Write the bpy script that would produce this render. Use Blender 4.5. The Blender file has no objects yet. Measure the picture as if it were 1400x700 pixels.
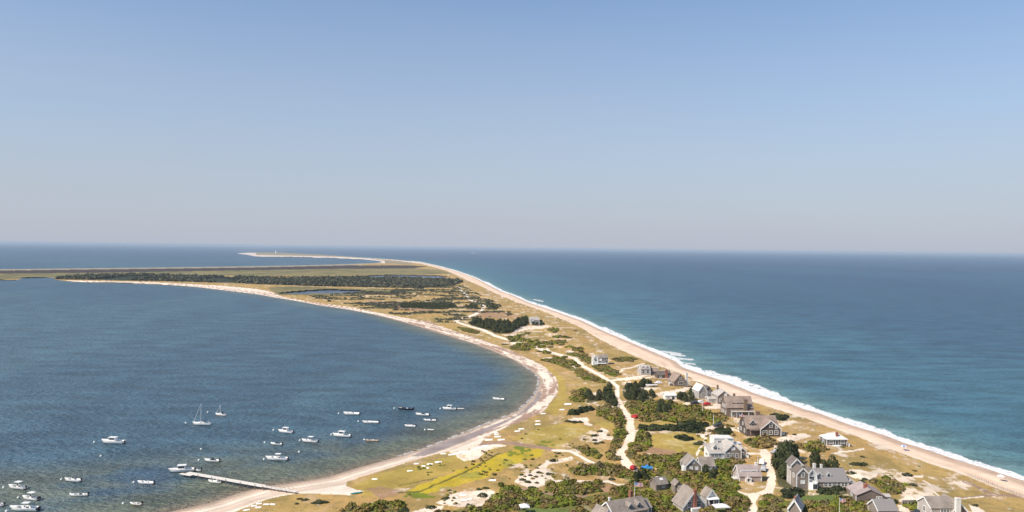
HAZE = 4.8e-5; AIR = 1.0; DUST = .8; OZ = 1.5; SKSAT = 1.0; SKTINT = (.76, .92, 1.06); SKS = .116; EXPO = .28; HORC = (.405, .43, .505)
import bpy, math, random
import numpy as np
from mathutils import Matrix, Vector
random.seed(7); RNG = np.random.default_rng(7)
R = math.radians
S = bpy.context.scene
COL = S.collection

# ------------------------------------------------------------------ camera
CAMH = 80.0; F = 1089.0
HZ0, HZS = 339.4, 0.01157          # horizon line of the photograph (1400 px wide)
pitch = math.atan((350-HZ0)/F); roll = math.atan(HZS)
cam = bpy.data.cameras.new('camera'); camo = bpy.data.objects.new('camera', cam); COL.objects.link(camo)
cam.sensor_width = 36; cam.lens = 36*F/1400; cam.clip_end = 200000; cam.clip_start = 1
MR = Matrix.Rotation(math.pi/2-pitch, 3, 'X') @ Matrix.Rotation(roll, 3, 'Z')
camo.matrix_world = Matrix.Translation((0, 0, CAMH)) @ MR.to_4x4()
S.camera = camo
RM = np.array(MR)
def hor(x): return HZ0+HZS*(np.asarray(x)-700)
def unproj(px, py, z=0.0):
    px = np.asarray(px, float); py = np.asarray(py, float)
    u = (px-700)/F; v = (350-py)/F
    dx = RM[0,0]*u+RM[0,1]*v-RM[0,2]; dy = RM[1,0]*u+RM[1,1]*v-RM[1,2]; dz = RM[2,0]*u+RM[2,1]*v-RM[2,2]
    dz = np.minimum(dz, -1e-4)
    t = (z-CAMH)/dz
    return dx*t, dy*t
def proj(X, Y, Z=0.0):
    X = np.asarray(X, float); Y = np.asarray(Y, float); Z = np.asarray(Z, float)-CAMH
    a = RM[0,0]*X+RM[1,0]*Y+RM[2,0]*Z; b = RM[0,1]*X+RM[1,1]*Y+RM[2,1]*Z; c = RM[0,2]*X+RM[1,2]*Y+RM[2,2]*Z
    return 700-F*a/c, 350+F*b/c

# ------------------------------------------------------------------ noise
def _h(xi, yi, seed):
    h = (xi*374761393+yi*668265263+seed*1274126177) & 0xffffffff
    h = ((h ^ (h >> 13))*1103515245) & 0xffffffff
    h = ((h ^ (h >> 15))*668265263) & 0xffffffff
    return (h ^ (h >> 16))/4294967295.0
def vn(x, y, seed=0):
    x = np.asarray(x, float); y = np.asarray(y, float)
    xf = np.floor(x); yf = np.floor(y); xi = xf.astype(np.int64); yi = yf.astype(np.int64)
    fx = x-xf; fy = y-yf; fx = fx*fx*(3-2*fx); fy = fy*fy*(3-2*fy)
    a = _h(xi, yi, seed); b = _h(xi+1, yi, seed); c = _h(xi, yi+1, seed); d = _h(xi+1, yi+1, seed)
    return (a*(1-fx)+b*fx)*(1-fy)+(c*(1-fx)+d*fx)*fy
def fbm(x, y, seed=0, o=4):
    s = 0; a = 1; t = 0
    for i in range(o):
        s = s+a*vn(x*2**i+17.3*i, y*2**i+9.1*i, seed+i); t += a; a *= .55
    return s/t
def sm(a, b, x):
    t = np.clip((x-a)/(b-a), 0, 1); return t*t*(3-2*t)
def inpoly(px, py, poly):
    P = np.array(poly, float); out = np.zeros(px.shape, bool)
    sel = (px >= P[:,0].min()) & (px <= P[:,0].max()) & (py >= P[:,1].min()) & (py <= P[:,1].max())
    if not sel.any(): return out
    x = px[sel]; y = py[sel]; r = np.zeros(x.shape, bool); n = len(P)
    for i in range(n):
        x1, y1 = P[i]; x2, y2 = P[(i+1) % n]
        if y1 == y2: continue
        c = ((y1 > y) != (y2 > y)) & (x < (x2-x1)*(y-y1)/(y2-y1)+x1)
        r ^= c
    out[sel] = r; return out
def pdist(x, y, pts):
    d = np.full(x.shape, 1e18)
    for (x1, y1), (x2, y2) in zip(pts[:-1], pts[1:]):
        dx, dy = x2-x1, y2-y1; L = dx*dx+dy*dy+1e-9
        t = np.clip(((x-x1)*dx+(y-y1)*dy)/L, 0, 1)
        d = np.minimum(d, (x-x1-t*dx)**2+(y-y1-t*dy)**2)
    return np.sqrt(d)

# ------------------------------------------------------------------ coast traced as real ground positions
BAY = [(-6000,3300),(-1000,1060),(-300,850),(100,738),(180,715),(233,700),(244,697.5),(290,687),(323,675.6),(354,667),(380,662.7),(418,657.6),(450,652),
 (485,641),(528,629),(580,613.5),(621,597.5),(665,579.5),(690,570),(708,562),(726,546.5),(735,534),(738,522),(736,515),(725,505),(700,491),(690,487),(675,480),(650,470.5),(625,462.5),
 (600,455),(575,447),(537,436),(512,430),(475,423),(437,417.5),(400,410.5),(375,406.5),(350,402),(300,396),(262,391.5),(225,389),(175,387),(125,386),
 (105,385),(90,384),(73,382)]
INLET = [(73,382),(80,380.3),(60,379.4),(34,380),(26,381.5),(24,383.2),(0,382.8),(-200,385),(-3000,420)]
BARR = [(-3000,345),(-200,370),(0,368.2),(100,367),(200,366),(300,364.6),(350,364),(425,362.5),(475,361),(510,359.6),(524,358.2),(518,356.6),
 (500,354.8),(462,353),(425,352),(350,350.6),(337,348),(322,346.6),(337,345.6),(350,345.3)]
OCE = [(350,345.3),(375,345.2),(437,348),(500,352.5),(537,355),(575,358.5),(600,364),(625,371),(650,380),(672,391.5),(687,399),(700,403),(725,414.3),(760,425.5),(795,438),(825,452),
 (850,462.5),(887,478),(925,494),(934,502),(960,511),(991,521),(1011,528.6),(1034,538),(1060,546),(1077,550),(1100,559),(1122,565),(1162,580),(1212,595),
 (1237,605),(1275,616.5),(1312,629),(1350,640.5),(1400,656.5),(1480,684),(1600,728),(2000,880),(9000,3300)]
LAND = BAY+INLET[1:]+BARR+OCE[1:]
def toW(pts):
    a = np.array(pts, float); X, Y = unproj(a[:,0], a[:,1]); return list(zip(X.tolist(), Y.tolist()))
BAYW = toW(BAY+INLET[1:]+BARR); OCEW = toW(OCE)
PONDS = [[(380,401),(400,398.6),(420,396.8),(445,395.4),(475,396),(492,396.6),(503,398.6),(480,400.6),(440,401.4),(400,402)],
         [(355,377.6),(430,378.2),(495,377.4),(530,376),(560,376.2),(600,376.8),(616,379),(600,380.4),(560,379.8),(500,378.8),(430,379.2)]]
def coast(px, py):
    X, Y = unproj(px, py)
    ins = inpoly(px, py, LAND)
    dB = pdist(X, Y, BAYW); dO = pdist(X, Y, OCEW)
    return X, Y, ins, dB, dO
def height(px, py, C=None):
    X, Y, ins, dB, dO = C or coast(px, py)
    h = 2.2*(1-np.exp(-dB/22))*(1-np.exp(-dO/20))
    rid = np.exp(-((dO-48)/16)**2)*(0.6+1.4*vn(X/25, Y/60, 5))*(1-np.exp(-dB/40))
    am = sm(14, 50, np.minimum(dB, dO))
    h = h+rid*.9+am*(fbm(X/22, Y/22, 11, 4)-.5)*1.5+.05
    pond = np.zeros(px.shape, bool)
    for p in PONDS: pond |= inpoly(px, py, p)
    h = np.where(pond, -.4, h)
    out = -np.minimum(.06*np.minimum(dB, dO)+.02, 3)
    return np.where(ins, h, out)
def ground(px, py, z=None):
    a = np.array([float(px)]), np.array([float(py)])
    h = float(height(*a)[0]) if z is None else z
    X, Y = unproj(px, py, h); return float(X), float(Y), h
def groundv(px, py):
    h = height(px, py); X, Y = unproj(px, py, h); return X, Y, h

# ------------------------------------------------------------------ ground cover patches (pixel traces of the photograph -> ground plane)
P = {}
P['sand'] = [
 [(844,543),(847,556),(851,558.6),(853,568),(858,574),(856,584),(857,594),(853,607),(842,620),(848.6,630),(851.5,637),(857,641),(864,641),(868.6,647),(873,645.7),
  (871,639),(861.7,631.4),(858,625),(854,618.6),(858.6,610),(866,604),(869,593),(867,583),(866,571),(858.6,563),(853,556),(850,548.6),(846,543)],
 [(1039.4,614.6),(1046,613),(1053,619),(1055,632),(1060.6,651),(1059.4,665.7),(1056,675),(1038,676),(1036,682),(1032,688),(1036,694),(1034,702),(1021,702),(1024,695),(1029,690),(1024.6,680),(1014,676.6),
  (1006,670),(1012,672),(1023,674.6),(1037,673),(1046,669),(1049,659),(1049,646),(1044.6,631),(1040,622)],
 [(965,585),(972,582),(986,580.5),(1002,586),(1020,588.5),(1020,591),(1000,589),(986,584),(974,586),(975,592),(981,595),(975,599),(960,599),(950,594),(964,591)],
 [(702,659),(711,650),(726,645),(733,640.6),(748,629),(764,627),(783,624),(782,630),(769,632),(751,635),(746,642),(751,646),(755,653),(762,659),(746,663),(731,668),(717,664.6)],
 [(778,678),(791,679.4),(802,676),(800,679),(790,682),(780,680.6)],
 [(775,573),(785,571),(803,571),(806,579),(813,582),(800,581),(795,576),(780,577)],
 [(800,604),(808,599),(819,592),(822,584),(832,589),(829,596),(845,599),(840,601),(826,600),(818,606),(808,603)],
 [(596,688),(616,676),(635,672),(666,669),(677,672.6),(673,681),(666,690),(652,693),(628,693)],
 [(555,701),(575,697),(592,692),(606,691.5),(600,701)],
 [(610,616),(640,611),(673,605),(694,609),(670,614),(652,628),(634,631),(625,624)],
 [(774,480),(779,478.6),(785,481),(781,483),(774,483)],[(776,497),(783,497),(789,506),(784,508),(778,502)],
 [(810,538),(813,535.4),(823,535.6),(820,540),(813,540.6)],[(832,510.6),(842,510),(846,512),(838,513)],
 [(841,507.6),(850,506),(856,508),(846,509.4)],[(852,522.6),(862,521.4),(863,523.4),(854,524.4)],[(804,490),(812,489.4),(813,491.4),(805,491.6)],
 [(872,563),(884,559),(885,561.6),(878,566)],[(923,555),(936,551),(950,549.6),(950,552),(937,553.4),(926,556)],
 [(895,539),(905,535.6),(924,533),(937,530),(951,527.6),(951,529.6),(940,532.4),(936,536),(920,536.4),(905,539)],
 [(867,532),(883,528.6),(902,530),(893,534),(884,533),(872,534)],[(945,563),(958,562),(962,566),(952,569),(946,566)],
 [(1060,600),(1075,596),(1100,592),(1110,596),(1090,602),(1070,605)],[(1058,608),(1080,609),(1110,611),(1134,612),(1128,616),(1100,614),(1075,613),(1058,612)],
 [(1018,619),(1030,618),(1040,618),(1040,621),(1026,622)],[(1060,580),(1085,574),(1090,577),(1070,583)],
 [(1150,646),(1165,641),(1185,644),(1200,647),(1196,654),(1180,657),(1165,652)],[(1218,655),(1240,651),(1262,650),(1262,652.4),(1240,653.6),(1222,657)],
 [(1304,659),(1312,656.6),(1328,663),(1329,666),(1314,663)],[(1293,653),(1306,652),(1307,654),(1295,655)],
 [(1230,684),(1240,677),(1265,675),(1274,681),(1260,682.5),(1236,686.6)],
 [(1225,690),(1237,690),(1243,698),(1262,704),(1250,708),(1230,700)],[(1325,690),(1340,694),(1348,700),(1330,702)],
 [(985,540),(1000,543),(999,560),(970,559),(945,561),(930,568),(928,566),(945,558),(975,555)],
 [(709,447.6),(722,445),(746,444.6),(756,446),(742,449),(720,451),(706,455),(700,456)],[(683,458),(700,457),(720,455),(718,458),(700,460)],
 [(880,621),(890,619.6),(892,621),(884,622.6)],[(896,640),(908,639.4),(909,641.4),(898,641.6)],
]
P['strokes'] = [ # kind, width px, pts
 ('sand',4.6,[(786,490),(798,501),(815,510),(828,517.6),(838,523),(844,528),(844,542)]),
 ('sand',4,[(838,520),(850,518.6),(876.7,514.4),(893,510.8)]),
 ('sand',4.4,[(660,451),(677,459),(700,466),(725,472.5),(750,481),(775,487.5),(786,490)]),
 ('sand',3.4,[(627,392.5),(635,400),(641,409),(655,414),(662,419),(659,425),(647,431),(622,439),(635,444),(660,451)]),
 ('heath',7,[(657,607),(685,604.5),(700,606),(717,609),(731,610),(746,613),(760,616)]),
 ('sand',4.5,[(757,615.6),(769,616),(780,617),(790,622),(798,627),(812,633),(823,635)]),
 ('sand',4,[(760,658),(780,657.7),(814,659),(831,658),(843,662),(862,663)]),
 ('sand',2.6,[(850,549),(856,549.5),(864,548)]),('sand',2.6,[(868,588.6),(878,588.4)]),
 ('sand',2.4,[(952,622),(958,612),(963,605),(964,600)]),
 ('sand',6,[(866,646),(876,648),(884,648),(892,651),(896,652)]),
 ('sand',2.2,[(1268,668),(1278,673),(1288,681)]),('sand',1.8,[(1262,657),(1275,664)]),
 ('heath',4.5,[(1318,658),(1335,665),(1350,673),(1362,677),(1385,678),(1420,682)]),
 ('heath',4,[(1300,684),(1320,680),(1345,678),(1362,677)]),('sand',2,[(1310,682),(1330,680),(1345,679)]),
 ('ditch',2.6,[(545,674),(575,672),(597,662),(630,648),(652,637),(668,628),(682,620)]),
 ('ditch',1.6,[(545,664),(575,658),(597,654)]),
 ('sand',2.2,[(948,519),(960,523),(975,529)]),('heath',5,[(700,666),(730,671),(770,678),(800,678)]),
 ('sand',2.4,[(880,497),(862,503),(850,505)]),('sand',2.6,[(700,469),(712,471)]),('sand',2.6,[(740,480),(748,477),(752,481)]),
 ('sand',2.6,[(744,490),(760,489)]),('sand',2.6,[(856,519),(880,517),(893,515)]),('sand',3,[(1138,620),(1160,617),(1180,614)]),
]
P['wet'] = [[(562,624),(605,604.5),(657,587.6),(690,575),(708,567),(729,549),(736,536),(740,536),(739,545),(721,562),(703,572),(657,595),(618,610.5),(580,623.6)]]
P['gold'] = [[(544,674),(567,666),(631,641),(680,623),(708,612),(747,615),(742,623),(708,633),(657,656),(605,669),(575,677)]]
P['meadow'] = [[(700,600),(720,590),(745,583),(780,578),(800,583),(812,586),(790,598),(775,605),(762,615),(745,612),(720,606)],
 [(875,580),(905,576),(955,576),(958,581),(905,583),(876,584)],
 [(885,595),(920,590),(950,592),(975,603),(968,620),(950,622),(930,620),(915,617),(893,611),(888,603)],
 [(812,575),(830,577),(846,583),(836,588),(822,584)],[(700,505),(750,500),(772,520),(775,545),(760,570),(745,560),(764,542),(762,516)],
 [(480,664),(520,648),(600,628),(660,612),(690,607),(640,636),(560,664),(500,680)]]
P['heath'] = [[(873,613),(885,610),(925,616),(920,623),(900,624),(880,621)],[(500,668),(520,665),(560,672),(520,682)],[(818,665),(834,663),(838,670),(826,676),(820,671)],
 [(500,410),(560,416),(600,424),(570,426),(520,420)],[(640,422),(700,428),(720,436),(650,434)]]
P['bgreen'] = [[(693,618),(705,609),(725,611),(728,617),(708,622),(695,624)],[(732,606),(745,601),(757,603),(759,609),(750,612),(737,609)],
 [(560,672),(600,676),(590,682),(550,680)]]
P['lawn'] = [[(719,695.4),(734,694),(768,695),(782,699),(790,730),(690,730),(712,699)],
 [(1085,681),(1100,677),(1130,676),(1168,677),(1165,681),(1145,683),(1125,688),(1110,687),(1095,684)],[(986,690),(994,686),(998,694),(990,697),(985,696)]]
P['marsh'] = [[(-400,379),(0,374),(150,372.5),(350,369),(450,367.5),(565,366.6),(600,369),(620,374),(560,376.4),(350,377.5),(200,375),(80,380.4),(0,381.8),(-400,386)],
 [(365,393),(400,391.5),(470,394),(560,396),(575,400),(480,404),(380,403)]]
P['band'] = [[(-400,374),(0,369.8),(200,367.5),(350,365.2),(475,362.6),(560,363),(585,364),(565,366.8),(450,367.7),(350,369.2),(150,372.6),(0,374),(-400,380)]]
FOREST = [(76,382),(80,380),(100,377),(150,376),(207,375),(250,377),(300,378),(350,379.5),(387,380.5),(425,379.5),(475,379.5),(525,379),(575,381),(625,384),(632,386),(620,390),(575,394),(525,393),
 (475,392),(425,391),(375,389),(350,388.6),(325,387),(250,385),(175,383.6),(125,382.6)]
SCRUBZ = [(420,405),(520,397),(632,390),(690,420),(700,432),(640,441),(600,441),(540,430),(470,418)]
# shrub zones: (kind, density spacing m, size m, phrase, polygon)
ZG = [
 ('g',2.5,'in the thicket along the bottom of the view',[(599,702),(628,696),(668,691),(682,682),(684,664),(700,667),(734,674),(771,680),(786,683),(808,677),(826,674),(848,668),(862,664),(866,656),(872,651),(885,646),(905,640),(925,637),(938,640),(940,647),(1000,645),(1010,655),(1008,668),(1022,679),(1026,690),(1018,702),(1010,760),(560,760)]),
 ('g',2.5,'on the slope below the tower house',[(1032,703),(1038,690),(1055,677),(1072,680),(1078,690),(1092,690),(1100,686),(1112,688),(1128,688),(1150,683),(1170,681),(1200,686),(1215,687),(1201,692),(1203,705),(1200,760),(1030,760)]),
 ('g',2.6,'on the low hummock left of the wide sandy road',[(782,641.7),(798,637),(823,636),(837,635),(848,636),(860,642),(864,646),(868,650),(860,656),(840,652),(820,650),(805,650),(790,651),(782,647)]),
 ('g',2.6,'in the oval thicket beside the open sand hollow',[(762,660),(782,660),(798,662),(814,660),(826,660),(821,665.7),(822,672.6),(813,675),(800,676),(791,678),(773,677),(762,675),(748,672),(743,669),(749,663)]),
 ('g',2.7,'bordering the west side of the wide sandy road',[(814,558.6),(831,556),(845,558.6),(850,570),(854,576),(854,587),(852,601),(840,617),(844,629),(831,629),(834,616),(837,607),(844,601),(840,591),(846,584),(840,578.6),(828.6,574),(821,567)]),
 ('g',2.7,'bordering the east side of the wide sandy road',[(870,591),(883,593),(886,601),(888.6,611),(884,616),(868.6,618),(868,628),(862,626),(858.6,618.6),(860,612),(867,607)]),
 ('g',2.7,'beside the pink heath patch',[(866,622),(885,623),(905,625),(935,620),(942,626),(938,636),(905,640),(890,638),(872,638),(868,632)]),
 ('g',3.0,'in the scrub between the sandy road and the driveway',[(853,549),(870,552),(885,549),(905,548),(925,551),(922,557),(960,557),(965,562),(955,566),(960,576),(940,580),(905,575),(880,577),(875,572),(868,567),(860,560)]),
 ('d',3.0,'in the hedge line across the meadow',[(870,584),(905,583),(960,583),(962,590),(905,589),(875,589)]),
 ('g',3,'in the clump west of the upper road',[(740,492),(770,489),(784,495),(794,505),(812,514),(830,524),(815,522),(795,518),(785,508),(765,500)]),
 ('g',3,'in the clump east of the upper road',[(772,483),(800,484),(812,492),(838,505),(848,513),(838,515),(817,506),(802,496),(788,488)]),
 ('g',3,'in the patch under the dark grove',[(781,543),(789,536),(802,533),(800,542),(798,550),(784,550)]),
 ('g',3,'in the scrub beneath the far hedge of trees',[(625,447),(640,449),(655,454),(652,457),(635,453)]),
 ('g',3,'in the low patch by the dunes',[(695,474),(706,472),(720,477),(716,480),(700,478)]),
 ('g',3,'in the oval patch above the upper road',[(747,468),(756,465),(772,466),(774,469),(760,471)]),
 ('g',3,'in the dune patch near the crest',[(837,491),(850,488),(866,489),(871,491),(862,494),(845,495)]),
 ('d',3,'in the dark strip by the meadow',[(772,567),(785,562),(800,558),(814,561),(800,564),(785,568)]),
 ('d',2.8,'in the dark patch in the yellow meadow',[(922,598),(932,596),(946,599),(945,602),(930,602)]),
 ('g',2.8,'between the white-trimmed houses',[(968,625),(980,626),(995,631),(1004,629),(1016,632),(1014,638),(1008,640),(1006,650),(985,652),(982,642),(978,634)]),
 ('g',2.8,'behind the white-trimmed house',[(1022,601),(1035,602),(1055,602),(1060,610),(1050,612),(1035,613),(1024,610)]),
 ('d',2.8,'beside the sandy turning place',[(974,588),(985,586),(1000,588),(1003,592),(990,596),(978,594)]),
 ('d',3,'at the end of the meadow hedge',[(927,580),(945,577),(965,583),(963,590),(950,593),(932,590)]),
 ('g',3,'below the dark gabled houses',[(963,566),(985,568),(993,575),(985,580),(970,577),(962,573)]),
 ('g',2.6,'on the green mound behind the low pinkish house',[(1192,661),(1204,656),(1215,656),(1225,658),(1235,665),(1235,671),(1228,674),(1220,677),(1213,675),(1207,672),(1200,665)]),
 ('g',2.6,'below the wooden bulkhead',[(1235,692),(1245,690),(1273,688),(1273,700),(1262,701),(1248,697)]),
 ('d',2.6,'in the dark hedge before the long roof',[(1120,670),(1133,669),(1166,669),(1166,676),(1135,676),(1120,675)]),
 ('d',2.6,'in the dark hedge behind the lawn',[(1073,673),(1090,669),(1106,669),(1104,675),(1080,681),(1074,680)]),
 ('d',2.6,'in the hedge before the low pinkish house',[(1168,685),(1190,687),(1210,689),(1224,686),(1222,691),(1200,692),(1170,690)]),
 ('g',2.6,'in front of the small beach cottage',[(1094,613),(1108,606),(1118,606),(1126,613),(1128,619),(1108,618),(1100,616)]),
 ('d',2.8,'behind the dark gabled house',[(1054,568),(1062,566),(1074,570),(1077,574),(1070,576),(1058,573)]),
 ('g',2.6,'in the bright strip at the edge of the grass',[(457,700),(480,695),(505,691),(524,687),(545,688),(552,692),(546,702)]),
 ('g',2.7,'in the green strip west of the sand hollow',[(748,662),(740,656),(735,652),(738,650)]),
 ('g',2.7,'among the small dunes',[(785,612),(800,612),(812,618),(825,624),(820,628),(806,624),(795,619)]),
]
ZT = [ # tree zones
 (5.0,(4.0,6.5),'dark juniper in the long hedge of trees by the far house','hedge of dark trees by the far house',[(647,439),(666,440.5),(686,441.5),(703,442.5),(706,439),(720,437),(723,440),(722,443.6),(714,447.4),(708,452.6),(694,456),(677,456),(668,451.6),(655,448.6),(643,444)]),
 (5.0,(2.5,4.0),'dark juniper in the small clump right of the far house','clump right of the far house',[(727,442),(745,441),(743,446),(729,446)]),
 (3.6,(2.8,5),'dark pine in the grove left of the road junction','grove left of the road junction',[(802,545),(804,540),(810,542),(824,539),(827,533),(834,531),(841,535),(841,542),(845,552),(841,557),(832,553),(824,547),(814,549),(803,551)]),
 (3.8,(2.4,4.5),'olive dark tree in the wood right of the road junction','wood right of the road junction',[(852,530),(866,526),(884,522),(898,525),(884,529),(869,534),(881,537),(890,537),(896,544),(884,549),(873,551),(861,548),(855,545),(851,538)]),
 (4.2,(3,5),'dark tree in the clump beside the white garage','clump beside the white garage',[(928,543),(937,538),(945,535),(952,539),(954,546),(947,550),(936,550),(929,548)]),
 (4.2,(3,5),'dark tree in the low wood above the meadow','low wood above the meadow',[(893,560),(900,555),(912,553),(924,556),(926,563),(915,568),(900,567)]),
 (3.2,(5,8.5),'dark tree in the stand left of the tower house','stand left of the tower house',[(1058,628),(1066,624),(1083,624),(1084,640),(1086,655),(1094,662),(1088,667),(1072,668),(1064,664),(1061,650),(1058,638)]),
 (3.8,(4,6),'dark tree in the stand behind the tower house','stand behind the tower house',[(1112,630),(1122,634),(1131,640),(1147,641),(1147,648),(1126,650),(1113,645)]),
 (3.8,(2.5,4.5),'dark tree in the copse below the small gabled house','copse below the small gabled house',[(958,652),(966,647),(982,648),(986,655),(975,660),(960,658)]),
 (3.8,(2.5,4.5),'dark tree in the copse beside the end of the sandy road','copse beside the end of the sandy road',[(868,660),(874,650),(884,653),(890,658),(884,665),(872,664)]),
 (4,(1.8,3),'low dark tree in the far strip of scrub','far strip of scrub',[(547,418),(560,414.5),(590,415),(620,416),(625,420),(605,423),(580,422),(550,421)]),
 (5,(1.8,3),'low dark tree in the scrub around the far track','scrub around the far track',[(632,418),(650,416),(655,421),(640,423)]),
 (5,(1.8,3),'low dark tree in the scrub around the far track','scrub around the far track',[(664,415),(672,414),(686,420),(676,423),(666,421)]),
]
# isolated bushes x, y, width px
BUSH = [(756.6,631,10),(727,667.6,9),(734,661,6),(722,660,9),(715,657,9),(724.6,650.6,6),(732,652,5),(714,650,6),(736,647,7),(750,649,8),(755,642,4),(756.6,649.5,3),
 (747,673.6,5),(837,656.5,9),(838,663.4,4),(764,620.6,6),(799,601,5),(812.6,596.4,9),(821,590.5,7),(812.6,602.6,7),(815,607.4,7),(832,595.6,5),(823,606,7),(779,610,3),
 (783,607,3),(784,611.6,3),(792.6,610.4,3),(790,615,3),(714,600,4),(719,594,4),(736,587.4,3),(777,577,8),(785,578.4,9),(793,578,8),(807,621,8),(820,622.4,7),(803.4,624,4),(660,679,13),
 (673,685,10),(610,682.6,9),(589,695,12),(655,670,8),(664,668.6,8),(697,655,3),(712.6,650,5),(437,688,14),(430,688.6,9),(446,688,8),(417,684.4,8),(409,683,6),(405.7,689.4,6),(478.6,688.4,4),(506,690,6),
 (551,700,16),(1168,636,9),(1175,636.6,11),(1182,636,9),(1165,648,10),(1179,660,9),(1183,656,8),(1241,651,11),(1250,664.6,8),(1087,595,6),(1077,609,7),(1180,625.6,6),(1251,644.4,5),(1335,692,6),
 (955,608,14),(959,606,9),(1055,606,10),(760,454,8),(770,460,10),(777,462,9),(753,475,8),(786,452.6,7),(690,471,8),(738,481,9),(1263,682,6),(955,589,6),(966,597,5),(1040,608,7)]

# ------------------------------------------------------------------ materials
def newmat(name):
    m = bpy.data.materials.new(name); m.use_nodes = True; nt = m.node_tree
    return m, nt, nt.nodes['Principled BSDF']
def lk(nt, a, b): nt.links.new(a, b)
def mat(name, c, rough=.75, var=.12, scale=3.0, bump=0.0, metal=0.0, spec=.3):
    m, nt, b = newmat(name); b.inputs['Roughness'].default_value = rough; b.inputs['Metallic'].default_value = metal
    b.inputs['Specular IOR Level'].default_value = spec
    tc = nt.nodes.new('ShaderNodeTexCoord'); n = nt.nodes.new('ShaderNodeTexNoise'); n.inputs['Scale'].default_value = scale; n.inputs['Detail'].default_value = 4
    lk(nt, tc.outputs['Object'], n.inputs['Vector'])
    r = nt.nodes.new('ShaderNodeMapRange'); r.inputs['From Min'].default_value = .3; r.inputs['From Max'].default_value = .7
    r.inputs['To Min'].default_value = 1-var; r.inputs['To Max'].default_value = 1+var
    lk(nt, n.outputs['Fac'], r.inputs['Value'])
    v = nt.nodes.new('ShaderNodeVectorMath'); v.operation = 'SCALE'; v.inputs[0].default_value = c[:3]
    lk(nt, r.outputs[0], v.inputs['Scale']); lk(nt, v.outputs[0], b.inputs['Base Color'])
    if bump:
        bp = nt.nodes.new('ShaderNodeBump'); bp.inputs['Strength'].default_value = bump; bp.inputs['Distance'].default_value = .05
        lk(nt, n.outputs['Fac'], bp.inputs['Height']); lk(nt, bp.outputs[0], b.inputs['Normal'])
    return m
def shingle(name, c, var=.28, rows=5.0):
    m, nt, b = newmat(name); b.inputs['Roughness'].default_value = .85; b.inputs['Specular IOR Level'].default_value = .2
    tc = nt.nodes.new('ShaderNodeTexCoord')
    mp = nt.nodes.new('ShaderNodeMapping'); mp.inputs['Scale'].default_value = (2.2, 2.2, rows); lk(nt, tc.outputs['Object'], mp.inputs['Vector'])
    n = nt.nodes.new('ShaderNodeTexNoise'); n.inputs['Scale'].default_value = 1.3; n.inputs['Detail'].default_value = 3; lk(nt, mp.outputs[0], n.inputs['Vector'])
    n2 = nt.nodes.new('ShaderNodeTexNoise'); n2.inputs['Scale'].default_value = .35; n2.inputs['Detail'].default_value = 3; lk(nt, tc.outputs['Object'], n2.inputs['Vector'])
    w = nt.nodes.new('ShaderNodeTexWave'); w.bands_direction = 'Z'; w.inputs['Scale'].default_value = rows/4; w.inputs['Distortion'].default_value = .6; lk(nt, tc.outputs['Object'], w.inputs['Vector'])
    ad = nt.nodes.new('ShaderNodeMath'); ad.operation = 'ADD'; lk(nt, n.outputs['Fac'], ad.inputs[0]); lk(nt, n2.outputs['Fac'], ad.inputs[1])
    ma = nt.nodes.new('ShaderNodeMath'); ma.operation = 'MULTIPLY_ADD'; lk(nt, w.outputs['Fac'], ma.inputs[0]); ma.inputs[1].default_value = .18; lk(nt, ad.outputs[0], ma.inputs[2])
    r = nt.nodes.new('ShaderNodeMapRange'); r.inputs['From Min'].default_value = .75; r.inputs['From Max'].default_value = 1.4
    r.inputs['To Min'].default_value = 1-var; r.inputs['To Max'].default_value = 1+var; lk(nt, ma.outputs[0], r.inputs['Value'])
    v = nt.nodes.new('ShaderNodeVectorMath'); v.operation = 'SCALE'; v.inputs[0].default_value = c[:3]; lk(nt, r.outputs[0], v.inputs['Scale']); lk(nt, v.outputs[0], b.inputs['Base Color'])
    bp = nt.nodes.new('ShaderNodeBump'); bp.inputs['Strength'].default_value = .6; bp.inputs['Distance'].default_value = .04; lk(nt, ma.outputs[0], bp.inputs['Height']); lk(nt, bp.outputs[0], b.inputs['Normal'])
    return m
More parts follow.
